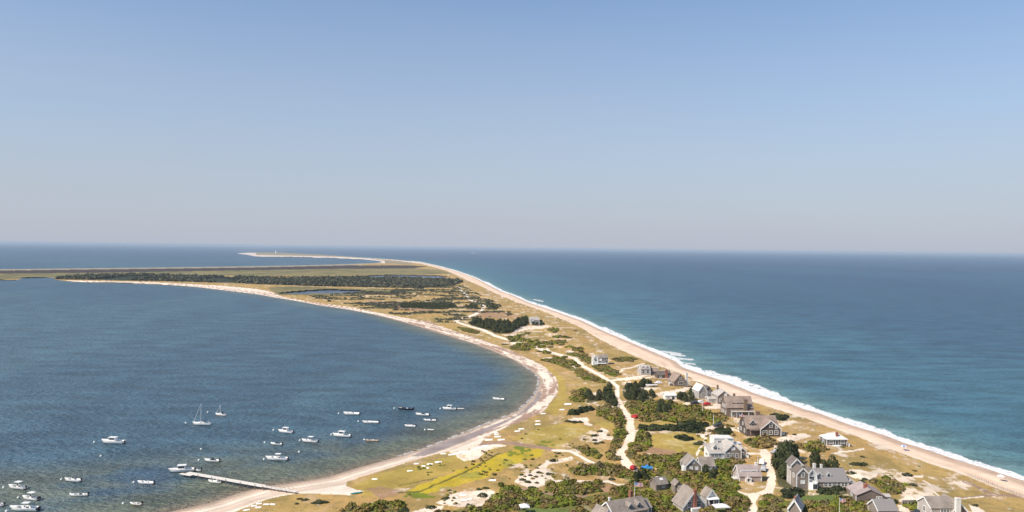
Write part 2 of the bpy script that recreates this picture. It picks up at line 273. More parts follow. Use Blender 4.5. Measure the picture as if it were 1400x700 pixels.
M = dict(
 white=mat('white_paint', (.78,.77,.74), .5, .05), gel=mat('gelcoat', (.9,.87,.82), .25, .04, spec=.5), navy=mat('navy_paint', (.02,.03,.06), .3), black=mat('black_plastic', (.02,.02,.022), .4),
 canvas=mat('canvas_cover', (.05,.07,.1), .9), teak=mat('teak', (.3,.18,.1), .7), tan=mat('tan_deck', (.55,.48,.38), .8), alu=mat('aluminium', (.55,.55,.56), .35, .05, metal=.6),
 glass=mat('window_glass', (.03,.04,.05), .08, .1, spec=.7), brick=shingle('brick', (.33,.13,.09), .3, 12), stucco=mat('pale_chimney', (.68,.66,.62), .8), stone=mat('brown_stone', (.2,.14,.1), .9),
 red=mat('red_paint', (.45,.03,.025), .3), blue=mat('blue_paint', (.04,.28,.62), .3), dark=mat('dark_paint', (.035,.04,.045), .3), silver=mat('silver_paint', (.5,.5,.5), .3, metal=.3), rubber=mat('tyre_rubber', (.02,.02,.02), .9),
 wood=shingle('weathered_wood', (.36,.31,.26), .25, 3), plank=mat('pier_planks', (.72,.66,.58), .85, .18, 2.5, .2), pile=mat('pier_piles', (.2,.16,.13), .9), turq=mat('turquoise_hull', (.12,.5,.5), .35),
 dory=mat('tan_hull', (.42,.33,.24), .6), brownh=mat('brown_hull', (.12,.06,.045), .5), yellow=mat('buoy_paint', (.75,.76,.7), .4), bark=mat('bark', (.12,.09,.06), .9), redcloth=mat('red_cloth', (.5,.05,.05), .8), bluecloth=mat('blue_cloth', (.08,.2,.5), .8),
 skin=mat('skin', (.5,.3,.22), .7), terra=mat('terracotta', (.42,.17,.1), .8),
 w_grey=shingle('grey_shingle_wall', (.25,.205,.17), .38), w_dark=shingle('dark_shingle_wall', (.105,.082,.072)), w_brown=shingle('brown_shingle_wall', (.19,.145,.12)), w_pale=shingle('pale_shingle_wall', (.4,.36,.33)), w_pink=shingle('pink_grey_shingle_wall', (.4,.31,.28)), w_white=mat('white_clapboard', (.72,.7,.66), .7),
 r_grey=shingle('grey_shingle_roof', (.27,.225,.19), .38), r_dark=shingle('dark_shingle_roof', (.15,.125,.11)), r_pale=shingle('pale_shingle_roof', (.42,.38,.34)), r_brown=shingle('brown_shingle_roof', (.28,.21,.17), .38), r_pink=shingle('pink_grey_roof', (.36,.29,.27)), r_flat=mat('asphalt_roof', (.24,.22,.21), .9, .06), r_white=mat('white_roof', (.7,.67,.62), .8),
)
def foliage(name, cols):
    m, nt, b = newmat(name); b.inputs['Roughness'].default_value = .7; b.inputs['Specular IOR Level'].default_value = .15
    at = nt.nodes.new('ShaderNodeAttribute'); at.attribute_name = 'tint'; oi = nt.nodes.new('ShaderNodeObjectInfo')
    ad = nt.nodes.new('ShaderNodeMath'); ad.operation = 'ADD'; lk(nt, at.outputs['Fac'], ad.inputs[0]); lk(nt, oi.outputs['Random'], ad.inputs[1])
    geo = nt.nodes.new('ShaderNodeNewGeometry')
    n = nt.nodes.new('ShaderNodeTexNoise'); n.inputs['Scale'].default_value = 1.1; n.inputs['Detail'].default_value = 2; lk(nt, geo.outputs['Position'], n.inputs['Vector'])
    ri = nt.nodes.new('ShaderNodeMath'); ri.operation = 'MULTIPLY_ADD'; lk(nt, n.outputs['Fac'], ri.inputs[0]); ri.inputs[1].default_value = .35; lk(nt, ad.outputs[0], ri.inputs[2])
    fr = nt.nodes.new('ShaderNodeMath'); fr.operation = 'PINGPONG'; lk(nt, ri.outputs[0], fr.inputs[0]); fr.inputs[1].default_value = 1
    cr = nt.nodes.new('ShaderNodeValToRGB'); el = cr.color_ramp.elements
    el[0].position = 0; el[0].color = (*cols[0], 1); el[1].position = 1; el[1].color = (*cols[-1], 1)
    for i, c in enumerate(cols[1:-1]): e = el.new((i+1)/(len(cols)-1)); e.color = (*c, 1)
    lk(nt, fr.outputs[0], cr.inputs[0]); lk(nt, cr.outputs[0], b.inputs['Base Color'])
    return m
M['leaf_g'] = foliage('shrub_leaves', [(.04,.06,.010),(.10,.13,.014),(.16,.185,.022),(.21,.185,.032),(.10,.125,.018),(.24,.16,.055),(.15,.13,.06)])
M['leaf_d'] = foliage('dark_leaves', [(.022,.03,.014),(.035,.045,.018),(.05,.06,.022),(.06,.068,.028)])
M['leaf_f'] = foliage('woodland_leaves', [(.055,.06,.042),(.09,.095,.058),(.135,.125,.07),(.075,.08,.05)])

# ------------------------------------------------------------------ object helpers
def tag(o, label=None, cat=None, group=None, kind=None):
    if label: o['label'] = label
    if cat: o['category'] = cat
    if group: o['group'] = group
    if kind: o['kind'] = kind
    return o
def empty(name, loc, rz=0.0, label=None, cat=None, group=None, sc=1.0):
    o = bpy.data.objects.new(name, None); COL.objects.link(o); o.location = loc; o.rotation_euler = (0, 0, rz); o.scale = (sc,)*3
    o.empty_display_size = .5
    return tag(o, label, cat, group)
class MB:
    def __init__(s): s.v = []; s.f = []
    def poly(s, pts):
        i = len(s.v); s.v += [tuple(p) for p in pts]; s.f.append(tuple(range(i, i+len(pts)))); return s
    def box(s, x0, x1, y0, y1, z0, z1):
        i = len(s.v)
        s.v += [(x0,y0,z0),(x1,y0,z0),(x1,y1,z0),(x0,y1,z0),(x0,y0,z1),(x1,y0,z1),(x1,y1,z1),(x0,y1,z1)]
        for q in ((0,3,2,1),(4,5,6,7),(0,1,5,4),(1,2,6,5),(2,3,7,6),(3,0,4,7)): s.f.append(tuple(i+k for k in q))
        return s
    def cbox(s, c, d): return s.box(c[0]-d[0]/2, c[0]+d[0]/2, c[1]-d[1]/2, c[1]+d[1]/2, c[2]-d[2]/2, c[2]+d[2]/2)
    def slab(s, quad, t):      # thick plate below a quad
        q = [Vector(p) for p in quad]; n = (q[1]-q[0]).cross(q[2]-q[0]).normalized()
        if n.z < 0: n = -n; q = q[::-1]
        i = len(s.v); k = len(q)
        s.v += [tuple(p) for p in q]+[tuple(p-n*t) for p in q]
        s.f.append(tuple(range(i, i+k))); s.f.append(tuple(range(i+2*k-1, i+k-1, -1)))
        for a in range(k): b = (a+1) % k; s.f.append((i+a, i+k+a, i+k+b, i+b))
        return s
    def tube(s, a, b, r, n=6, r2=None):
        a = Vector(a); b = Vector(b); d = (b-a).normalized(); u = d.orthogonal().normalized(); w = d.cross(u); r2 = r if r2 is None else r2; i = len(s.v)
        for p, q in ((a, r), (b, r2)):
            for k in range(n):
                t = 2*math.pi*k/n; s.v.append(tuple(p+u*math.cos(t)*q+w*math.sin(t)*q))
        for k in range(n): l = (k+1) % n; s.f.append((i+k, i+l, i+n+l, i+n+k))
        s.f.append(tuple(i+k for k in range(n-1, -1, -1))); s.f.append(tuple(i+n+k for k in range(n)))
        return s
    def lathe(s, prof, n=12, c=(0,0,0)):
        i = len(s.v)
        for r, z in prof:
            for k in range(n): t = 2*math.pi*k/n; s.v.append((c[0]+r*math.cos(t), c[1]+r*math.sin(t), c[2]+z))
        for j in range(len(prof)-1):
            for k in range(n): l = (k+1) % n; s.f.append((i+j*n+k, i+j*n+l, i+(j+1)*n+l, i+(j+1)*n+k))
        return s
    def loft(s, rings, closed=False, caps=False):
        i = len(s.v); n = len(rings[0])
        for r in rings: s.v += [tuple(p) for p in r]
        for j in range(len(rings)-1):
            for k in range(n if closed else n-1):
                l = (k+1) % n; s.f.append((i+j*n+k, i+j*n+l, i+(j+1)*n+l, i+(j+1)*n+k))
        if caps: s.f.append(tuple(range(i+n-1, i-1, -1))); s.f.append(tuple(range(i+(len(rings)-1)*n, i+len(rings)*n)))
        return s
    def build(s, name, m, parent=None, smooth=False, loc=None):
        me = bpy.data.meshes.new(name); me.from_pydata(s.v, [], s.f); me.materials.append(m); me.validate()
        if smooth: me.shade_smooth()
        o = bpy.data.objects.new(name, me); COL.objects.link(o)
        if parent: o.parent = parent
        if loc: o.location = loc
        return o
def kids(o): return [c for c in bpy.data.objects if c.parent == o]
def copy_tree(o, loc, rz, label=None, group=None, sc=None):
    r = o.copy(); COL.objects.link(r); r.location = loc; r.rotation_euler = (0, 0, rz)
    if sc: r.scale = (sc,)*3 if not hasattr(sc, '__len__') else sc
    if label: r['label'] = label
    if group: r['group'] = group
    for c in list(o.children):
        k = c.copy(); COL.objects.link(k); k.parent = r
        for g in c.children: q = g.copy(); COL.objects.link(q); q.parent = k
    return r
def npmesh(name, V, Fq, m, colors=None, smooth=False, attrs=None):
    me = bpy.data.meshes.new(name); nv = len(V); nf = len(Fq); k = Fq.shape[1]
    me.vertices.add(nv); me.vertices.foreach_set('co', np.ascontiguousarray(V, dtype=np.float32).ravel())
    me.loops.add(nf*k); me.loops.foreach_set('vertex_index', np.ascontiguousarray(Fq, dtype=np.int32).ravel())
    me.polygons.add(nf); me.polygons.foreach_set('loop_start', np.arange(0, nf*k, k, dtype=np.int32))
    me.polygons.foreach_set('loop_total', np.full(nf, k, dtype=np.int32))
    me.update(calc_edges=True)
    if smooth: me.shade_smooth()
    if colors is not None:
        a = me.attributes.new('Col', 'FLOAT_COLOR', 'POINT'); c = np.ones((nv, 4), np.float32); c[:, :3] = colors; a.data.foreach_set('color', c.ravel())
    for kx, v in (attrs or {}).items():
        a = me.attributes.new(kx, 'FLOAT', 'POINT'); a.data.foreach_set('value', np.ascontiguousarray(v, dtype=np.float32))
    me.materials.append(m)
    o = bpy.data.objects.new(name, me); COL.objects.link(o); return o

# ------------------------------------------------------------------ ground + water sheets
xs = np.concatenate([np.arange(-4000, -200, 60), np.arange(-200, -30, 6), np.arange(-30, 1430, 1.15), np.arange(1430, 1640, 6), np.arange(1640, 5400, 60)])
ss = np.concatenate([[1.45,1.6,1.8,2.1,2.5,3,3.6,4.3,5,5.7], np.arange(6.3, 60, .6), np.arange(60, 365, .9), np.arange(365, 520, 4), [540,580,640,720,850,1050,1400,2000,3000]])
PX, SS = np.meshgrid(xs, ss); PY = hor(PX)+SS
nr, nc = PX.shape
px = PX.ravel(); py = PY.ravel()
C = coast(px, py); X0, Y0, INS, DB, DO = C
H = height(px, py, C)
SD = np.where(INS, np.minimum(DB, DO), -np.minimum(DB, DO))
# foam band on the open shore: x, thickness in px above the waterline
FO = np.array([(560,.3),(650,1.2),(662,1.6),(668,3.8),(680,2.6),(700,2),(725,2.6),(760,3),(795,3.6),(822,3.5),(830,7),(842,5),(852,6),(862,4),(887,4),(900,5),(925,6.5),(950,7),(975,8.5),(1000,10.5),(1025,12.5),(1050,12.5),(1070,8),(1085,4.5),(1100,6.5),(1122,5),(1150,7),(1175,7.6),(1212,7),(1240,5.6),(1275,6),(1312,7),(1350,6),(1400,6.5),(1600,9),(5000,20)], float)
oc = np.array(OCE[4:], float)
ylow = np.interp(px, oc[:,0], oc[:,1]); fth = np.interp(px, FO[:,0], FO[:,1])
alongn = fbm(px/9, py/60, 31, 4)
up = (ylow-py)
foam = ((up > -3) & (px > 560)).astype(float)*sm(1.0, .82, up/(fth*(.55+.95*alongn)+.01))
lace = fbm(X0/1.6, Y0/4.5, 41, 3)
foam = foam*sm(.30, .42, lace+.28*(1-np.clip(up/(fth+.01), 0, 1.2)))
for (ax, ay, bx, by, w) in [(905,480.5,930,483.6,1.3),(918,484.6,936,486.4,1.5),(925,490,946,491.6,1.6),(938,496.6,950,498,1.2),(885,476,896,478,1.2),(730,409.6,742,412,1)]:
    d = pdist(px, py*2, [(ax, ay*2), (bx, by*2)]); foam = np.maximum(foam, sm(w*2, w*.6, d+1.5*(alongn-.5)*w)*.85)
# bay side lapping line
bd = np.array([p for p in BAY if 540 <= p[0] or p[0] < 540], float)
lap = (~INS) & (DB < .7+.9*alongn) & (px > 540) & (py > 500) & (DB < DO)
foam = np.maximum(foam, lap*.6*sm(.35,.6,fbm(X0/2.5, Y0/2.5, 44, 3)))
# land colours
def warpm(poly, a=1.0):
    k = np.clip(SS.ravel()/250, .15, 1)*a
    wx = px+(fbm(X0/3, Y0/3, 71, 3)-.5)*5*k; wy = py+(fbm(X0/3+50, Y0/3, 72, 3)-.5)*3*k
    return inpoly(wx, wy, poly)
idx = np.nonzero(SD > -60)[0]
def sub(a): return a[idx]
lpx, lpy, lX, lY, lDB, lDO, lS = map(sub, (px, py, X0, Y0, DB, DO, SS.ravel()))
kk = np.clip(lS/250, .15, 1)
wx = lpx+(fbm(lX/3, lY/3, 71, 3)-.5)*4.5*kk; wy = lpy+(fbm(lX/3+50, lY/3, 72, 3)-.5)*2.6*kk
col = np.zeros((len(idx), 3))
def mixc(mask, c, f=None):
    global col
    m = np.clip(mask, 0, 1)[:, None]; col = col*(1-m)+np.array(c)*m
n1 = fbm(lX/7, lY/9, 81, 5); n2 = fbm(lX/1.6, lY/2.4, 82, 3); n3 = fbm(lX/40, lY/60, 83, 4); n4 = fbm(lX/14, lY/30, 84, 4)
SAND = (.72,.58,.44); SANDW = (.78,.65,.52)
col[:] = (.45,.28,.10)
mixc(sm(.40, .62, n3), (.43,.285,.10)); mixc(sm(.48, .68, n4)*.7, (.28,.205,.07)); mixc(sm(.52, .72, n1)*.6, (.50,.34,.20)); mixc(sm(.54, .68, n2)*.45, (.22,.18,.07))
# dune blowouts
mixc(sm(.60, .66, n1*.5+n4*.25+n2*.25+.03*(lS > 240))*.85*(lDB > 25), SAND)
for p in P['marsh']: mixc(inpoly(wx, wy, p), (.23,.19,.085)); mixc(inpoly(wx, wy, p)*sm(.5,.6,fbm(lX/60,lY/90,97,4))*.6, (.12,.115,.055))
for p in P['band']: mixc(inpoly(wx, wy, p), (.06,.045,.04))
mixc(inpoly(wx, wy, FOREST), (.035,.042,.025))
sc = inpoly(wx, wy, SCRUBZ)*sm(.56, .62, fbm(lX/34, lY/16, 87, 4)); mixc(sc*.6, (.12,.115,.05))
for p in P['meadow']: mixc(inpoly(wx, wy, p)*(.45+.4*n1), (.41,.30,.06))
for p in P['gold']: mixc(inpoly(wx+(wx-lpx)*1.5, wy+(wy-lpy)*1.2, p)*(.55+.55*n2), (.50,.37,.025))
for p in P['gold']: mixc(inpoly(wx, wy, p)*sm(.56, .7, n1)*.6, (.22,.22,.04))
for p in P['heath']: mixc(inpoly(wx, wy, p)*.7, (.34,.2,.13))
for p in P['bgreen']: mixc(inpoly(wx, wy, p)*sm(.38,.5,n2), (.17,.2,.025))
GCOL = {'g': (.14,.14,.035), 'd': (.07,.075,.03)}
for z in ZG: mixc(inpoly(wx, wy, z[3])*(.92 if z[0] == 'd' else .72+.22*sm(.34,.42,fbm(lX/6, lY/8, 99, 3))), GCOL[z[0]])
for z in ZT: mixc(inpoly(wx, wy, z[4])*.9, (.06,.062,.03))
for p in P['lawn']: mixc(inpoly(wx, wy, p), (.13,.165,.045))
for p in P['sand']:
    mixc(inpoly(wx, wy, p)*(1-.55*sm(.52,.62,n2*.6+n1*.4)), (.80,.65,.51))
for i, p in enumerate(P['sand'][:2]): mixc(inpoly(lpx, lpy, p), (.86,.68,.52))
KC = {'sand': (.86,.72,.57), 'heath': (.33,.215,.15), 'ditch': (.12,.11,.03)}
for k, w, pts in P['strokes']:
    d = pdist(wx*.6+lpx*.4, (wy*.6+lpy*.4)*2, [(a, b*2) for a, b in pts]); mixc(sm(w*.72, w*.5, d), KC[k])
# isolated bush footing + small random sand/scrub fleck
# bay beach: distance by trace of its grass edge
BG = [(100,760),(250,722),(323,699),(345,690),(365,682),(393,677),(406,674),(450,675.6),(477,677),(498,672),(485,669),(474,664),(474.6,659),(490,653),(523,643.4),(554,633),(595,621.6),(618.6,616.4),(657,607),(662,600),(683,588),(708.6,578),(729,569),(744.6,561),(750,553),
 (760,542),(764,530),(760,516),(745,501.5),(725,491),(700,480),(675,470),(650,461),(625,454),(600,445),(587,440),(550,434),(525,429),(487,421),(450,416),(425,412.5),(387,405.6),(369,398.5),(350,395),(300,390.5),(260,388.5),(200,385.5),(130,384),(105,383.6)]
BEACHB = BG+[(p[0]-40*(p[0] < 60), p[1]) for p in [(90,383.6),(105,386),(125,388),(175,389),(225,391),(262,394),(300,399),(350,405),(375,409),(400,414),(437,421),(475,427),(512,435),(537,441),(575,452),(600,460),(625,468),(650,476),(675,486),(690,492),(700,496),(720,508),(730,520),(730,532),(722,543),(700,560),(660,576),(620,593),(575,610),(528,625),(485,637),(450,647),(380,657),(320,670),(240,690),(150,715),(0,760)]]
bb = inpoly(lpx+(wx-lpx)*.8, lpy+(wy-lpy)*.9, BEACHB)
mixc(bb, SANDW)
wr = sm(.46, .56, fbm(lDB/2.6, (lX+lY)/26, 91, 3)*.65+fbm(lX/2.5, lY/2.5, 92, 3)*.35)
mixc(bb*wr*(lDB > 1.5)*(lDB < 30)*.9*(lS < 260)*(lS > 50), (.32,.19,.135))
mixc(bb*sm(.5, .62, fbm(lDB/1.5, (lX-lY)/30, 95, 3))*(lDB < 11)*.55*(lS >= 260), (.46,.31,.215))
mixc(bb*sm(3.0, 1.0, lDB)*.8, (.33,.235,.17))
for p in P['wet']: mixc(inpoly(lpx+(wx-lpx)*.3, lpy+(wy-lpy)*.3, p), (.30,.245,.225))
# barrier and spit beaches
mixc((inpoly(lpx, lpy, [(-400,368),(0,368),(200,365),(350,362.6),(475,360),(524,357),(530,359),(475,362.8),(350,365.6),(200,367.6),(0,369.6),(-400,375)])).astype(float), (.33,.28,.20))
spit = inpoly(lpx, lpy, [(318,345),(350,344),(375,344),(437,346.6),(500,352),(575,357),(560,362),(524,359.6),(500,357),(462,354.4),(350,353)])
mixc(spit, (.30,.24,.15)); ys = np.interp(lpx, [322,337,350,425,462,500,524], [346.6,348,350.6,352,353,354.8,358.2])
mixc(spit*(lpx < 526)*sm(2.6, 1.2, ys-lpy), (.70,.58,.48)); mixc(spit*(lpx < 350), (.66,.55,.46))
# ocean beach
OG = [(500,352.8),(540,356.2),(575,360.5),(612,370.5),(637,382.5),(662,393.2),(675,400),(705,412.5),(730,421),(750,428.5),(795,448),(811,459),(834,471),(857,482),(880,492),(903,501),(923,508),(944,516),(974,528),(1000,541),(1050,556),(1100,571),(1125,581),(1160,592.5),(1200,607.5),(1240,622.5),(1275,635),(1320,650),(1362,667.5),(1400,680.5),(1480,712),(1600,760),(2000,930),(6000,2300)]
OB = OG+[(9000,2500),(2000,800),(1600,700),(1400,640),(1275,600),(1162,565),(1060,530),(991,505),(925,480),(850,450),(795,425),(725,402),(687,387),(650,370),(600,356),(560,352),(500,350)]
ob = inpoly(lpx+(wx-lpx)*.5, lpy+(wy-lpy)*.5, OB)
mixc(ob, (.79,.58,.42))
oge = np.interp(lpx, [p[0] for p in OG], [p[1] for p in OG])
mixc(ob*sm(6*kk+.5, .5, oge-lpy)*.75*(.5+.5*n2), (.78,.65,.50)); mixc(ob*sm(.55, .7, fbm(lDO/3, lY/30, 96, 3))*.35, (.62,.41,.28))
mixc(ob*sm(5.5, 1.5, lDO-2)*.7, (.42,.29,.21))
# sparse sand flecks near the ocean dune edge
mixc((~ob)*(lDO < 75)*(lS > 60)*sm(.58, .66, n1*.5+n2*.5)*.7, SAND)
LCOL = np.zeros((len(px), 3)); LCOL[:] = (.3,.25,.15); LCOL[idx] = np.clip(col, 0, 1)
gX, gY = unproj(px, py, H)
LV = np.stack([gX, gY, H], 1)
ii = np.arange(nr*nc).reshape(nr, nc)
Q = np.stack([ii[:-1,:-1], ii[1:,:-1], ii[1:,1:], ii[:-1,1:]], -1).reshape(-1, 4)[:, ::1]
def compact(V, Fq, *arrs):
    u, inv = np.unique(Fq.ravel(), return_inverse=True)
    return (V[u], inv.reshape(Fq.shape))+tuple(a[u] for a in arrs)
land_ok = (SD > -25)
qk = land_ok[Q].any(1)
# ground material
gm, nt, b = newmat('ground_cover'); b.inputs['Roughness'].default_value = .95; b.inputs['Specular IOR Level'].default_value = .1
at = nt.nodes.new('ShaderNodeAttribute'); at.attribute_name = 'Col'; geo = nt.nodes.new('ShaderNodeNewGeometry')
na = nt.nodes.new('ShaderNodeTexNoise'); na.inputs['Scale'].default_value = 1.7; na.inputs['Detail'].default_value = 5; na.inputs['Roughness'].default_value = .7; lk(nt, geo.outputs['Position'], na.inputs['Vector'])
nb = nt.nodes.new('ShaderNodeTexNoise'); nb.inputs['Scale'].default_value = .09; nb.inputs['Detail'].default_value = 6; nb.inputs['Roughness'].default_value = .65; lk(nt, geo.outputs['Position'], nb.inputs['Vector'])
r1 = nt.nodes.new('ShaderNodeMapRange'); r1.inputs['From Min'].default_value = .3; r1.inputs['From Max'].default_value = .7; r1.inputs['To Min'].default_value = .68; r1.inputs['To Max'].default_value = 1.3; lk(nt, na.outputs['Fac'], r1.inputs['Value'])
r2 = nt.nodes.new('ShaderNodeMapRange'); r2.inputs['From Min'].default_value = .3; r2.inputs['From Max'].default_value = .7; r2.inputs['To Min'].default_value = .82; r2.inputs['To Max'].default_value = 1.18; lk(nt, nb.outputs['Fac'], r2.inputs['Value'])
# sand is smoother: blend variation by brightness of the cover
sp = nt.nodes.new('ShaderNodeSeparateColor'); lk(nt, at.outputs['Color'], sp.inputs[0])
rb = nt.nodes.new('ShaderNodeMapRange'); rb.inputs['From Min'].default_value = .2; rb.inputs['From Max'].default_value = .42; rb.inputs['To Min'].default_value = 0; rb.inputs['To Max'].default_value = .8; lk(nt, sp.outputs[2], rb.inputs['Value'])
mx = nt.nodes.new('ShaderNodeMix'); lk(nt, rb.outputs[0], mx.inputs[0]); lk(nt, r1.outputs[0], mx.inputs[2]); mx.inputs[3].default_value = 1.0
mu = nt.nodes.new('ShaderNodeMath'); mu.operation = 'MULTIPLY'; lk(nt, mx.outputs[0], mu.inputs[0]); lk(nt, r2.outputs[0], mu.inputs[1])
vs = nt.nodes.new('ShaderNodeVectorMath'); vs.operation = 'SCALE'; lk(nt, at.outputs['Color'], vs.inputs[0]); lk(nt, mu.outputs[0], vs.inputs['Scale']); lk(nt, vs.outputs[0], b.inputs['Base Color'])
bp = nt.nodes.new('ShaderNodeBump'); bp.inputs['Strength'].default_value = .5; bp.inputs['Distance'].default_value = .35; lk(nt, na.outputs['Fac'], bp.inputs['Height']); lk(nt, bp.outputs[0], b.inputs['Normal'])
V, Fq, cc = compact(LV, Q[qk], LCOL)
tag(npmesh('ground', V, Fq, gm, cc, True), 'sandy spit with dune grass, beaches and heath', 'ground', kind='structure')

# water
wcol = np.zeros((len(px), 3)); bayside = (DB < DO)
wm = np.stack([X0, Y0], 1)
leftside = px < np.interp(py, [345,358,364,403,462,521,565,605,656,1000], [350,560,590,690,840,985,1115,1230,1390,2300])
nn = fbm(X0/60, Y0/90, 51, 5); ns = fbm(X0/18, Y0/8, 52, 4); nl = fbm(X0/300, Y0/1200, 53, 4)
DEEP_B = np.array((.042,.092,.134)); MID_B = np.array((.062,.125,.158)); SH_B = np.array((.125,.135,.085)); BR_B = np.array((.25,.18,.11))
DEEP_O = np.array((.030,.086,.142)); MID_O = np.array((.046,.140,.185)); SH_O = np.array((.11,.21,.20))
def lerp(a, b, t): t = np.clip(t, 0, 1)[:, None]; return a*(1-t)+b*t
cb = lerp(np.tile(DEEP_B, (len(px), 1)), MID_B, sm(.35, .65, nl*.4+.6*fbm(X0/110, Y0/420, 58, 4)))
G1 = (sm(-30, 10, py-np.interp(px, [-200,0,130,260,380,520,640,720], [690,655,648,632,622,600,570,525])))
cb = lerp(cb, SH_B, G1*sm(.38, .58, nn*.7+ns*.3)*.75)
cb = lerp(cb, np.array((.030,.055,.10)), G1*sm(.5, .66, 1-nn)*.8)
cb = lerp(cb, SH_B, sm(34, 6, DB+20*(nn-.5))*.85*(py > 430)); cb = lerp(cb, BR_B, sm(9, 0, DB)*.75*(py > 430)); cb = lerp(cb, SH_B*1.2, sm(50, 0, DB)*.5*(py <= 430)*(py > 384))
co = lerp(np.tile(DEEP_O, (len(px), 1)), MID_O, np.clip(sm(420, 30, DO+260*(nn-.5)+160*(nl-.5)), 0, 1))
co = lerp(co, np.array((.018,.052,.105)), sm(300, 1500, DO)*sm(.35, .6, nl)*.8); co = lerp(co, np.array((.020,.060,.105)), sm(.52,.66,fbm(X0/90,Y0/22,57,4))*sm(40,200,DO)*.45)
co = lerp(co, SH_O, sm(60, 6, DO+25*(nn-.5))*.7); co = lerp(co, np.array((.22,.35,.33)), sm(20, 4, DO+14*(ns-.5))*.5)
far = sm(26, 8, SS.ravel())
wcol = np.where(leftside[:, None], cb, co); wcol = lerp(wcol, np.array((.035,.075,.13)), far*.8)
pondm = np.zeros(len(px), bool)
wcol[INS] = (.10,.13,.18)
WZ = foam*.12
wV = np.stack([*unproj(px, py, WZ), WZ], 1)
wk = (SD < 8); pk = np.zeros(len(px), bool)
for p in PONDS: pk |= inpoly(px, py, [(x+(6 if x > 460 else -6), y+(1.2 if y > 398 or (378.3 < y < 382) else -1.2)) for x, y in p])
wq = (wk | pk)[Q].any(1)
wmt, nt, b = newmat('sea_water'); b.inputs['Roughness'].default_value = .32; b.inputs['IOR'].default_value = 1.33; b.inputs['Specular IOR Level'].default_value = .35
at = nt.nodes.new('ShaderNodeAttribute'); at.attribute_name = 'Col'; af = nt.nodes.new('ShaderNodeAttribute'); af.attribute_name = 'foam'; geo = nt.nodes.new('ShaderNodeNewGeometry')
mp = nt.nodes.new('ShaderNodeMapping'); mp.inputs['Rotation'].default_value = (0, 0, R(-28)); mp.inputs['Scale'].default_value = (.30, .62, 1); lk(nt, geo.outputs['Position'], mp.inputs['Vector'])
wn = nt.nodes.new('ShaderNodeTexNoise'); wn.inputs['Scale'].default_value = 1.0; wn.inputs['Detail'].default_value = 3; wn.inputs['Roughness'].default_value = .6; lk(nt, mp.outputs[0], wn.inputs['Vector'])
mp2 = nt.nodes.new('ShaderNodeMapping'); mp2.inputs['Rotation'].default_value = (0, 0, R(14)); mp2.inputs['Scale'].default_value = (.03, .075, 1); lk(nt, geo.outputs['Position'], mp2.inputs['Vector'])
wn2 = nt.nodes.new('ShaderNodeTexNoise'); wn2.inputs['Scale'].default_value = 1.0; wn2.inputs['Detail'].default_value = 5; wn2.inputs['Roughness'].default_value = .6; lk(nt, mp2.outputs[0], wn2.inputs['Vector'])
su = nt.nodes.new('ShaderNodeMath'); su.operation = 'MULTIPLY_ADD'; lk(nt, wn2.outputs['Fac'], su.inputs[0]); su.inputs[1].default_value = 1.6; lk(nt, wn.outputs['Fac'], su.inputs[2])
bp = nt.nodes.new('ShaderNodeBump'); bp.inputs['Strength'].default_value = 1; bp.inputs['Distance'].default_value = 2.4; lk(nt, su.outputs[0], bp.inputs['Height']); lk(nt, bp.outputs[0], b.inputs['Normal'])
# light and dark slopes of the ripples, painted into the water colour
rr = nt.nodes.new('ShaderNodeMapRange'); rr.inputs['From Min'].default_value = 1.05; rr.inputs['From Max'].default_value = 1.55; rr.inputs['To Min'].default_value = .68; rr.inputs['To Max'].default_value = 1.34; lk(nt, su.outputs[0], rr.inputs['Value'])
vs = nt.nodes.new('ShaderNodeVectorMath'); vs.operation = 'SCALE'; lk(nt, at.outputs['Color'], vs.inputs[0]); lk(nt, rr.outputs[0], vs.inputs['Scale'])
mx = nt.nodes.new('ShaderNodeMix'); mx.data_type = 'RGBA'; lk(nt, af.outputs['Fac'], mx.inputs[0]); lk(nt, vs.outputs[0], mx.inputs[6]); mx.inputs[7].default_value = (.86,.85,.82,1); lk(nt, mx.outputs[2], b.inputs['Base Color'])
mr = nt.nodes.new('ShaderNodeMapRange'); mr.inputs['To Min'].default_value = .32; mr.inputs['To Max'].default_value = .9; lk(nt, af.outputs['Fac'], mr.inputs['Value']); lk(nt, mr.outputs[0], b.inputs['Roughness'])
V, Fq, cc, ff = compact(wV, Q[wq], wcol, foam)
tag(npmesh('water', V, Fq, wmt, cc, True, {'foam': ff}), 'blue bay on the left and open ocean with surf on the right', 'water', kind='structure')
#@@PART2
# ================================================================== BOATS
def hullmesh(L, B, Fb, keel=-.25, transom=.9, bowp=.8, z0=0.0):
    n = 12; outer = []; rim = []; inn = []
    for j in range(n+1):
        t = j/n; x = -L/2+L*t
        b = B/2*(min(1, math.sin(math.pi/2*min(1, t/.48)))**bowp if t > 0 else .015)
        if t > .6: b *= 1-(1-transom)*(t-.6)/.4
        f = Fb*(1+.45*(1-t)**2); rake = -.07*L*(1-t)**3
        kz = keel*(1-(1-t)**4)
        outer.append([(x+rake, -b, f), (x+rake*.5, -b*.93, f*.55), (x, -b*.72, .02), (x, 0, kz), (x, b*.72, .02), (x+rake*.5, b*.93, f*.55), (x+rake, b, f)])
        g = max(b-.13, .005)
        rim.append([(x+rake, b, f), (x+rake, g, f+.03)]); inn.append([(x+rake, g, f+.03), (x+rake*.8, g*.9, f*.4), (x+rake*.8, -g*.9, f*.4), (x+rake, -g, f+.03)])
    m = MB(); m.loft(outer); m.poly(outer[-1][::-1]); m.loft(rim); m.loft([[(p[0], -p[1], p[2]) for p in r][::-1] for r in rim]); m.loft(inn); m.poly(inn[-1])
    return m
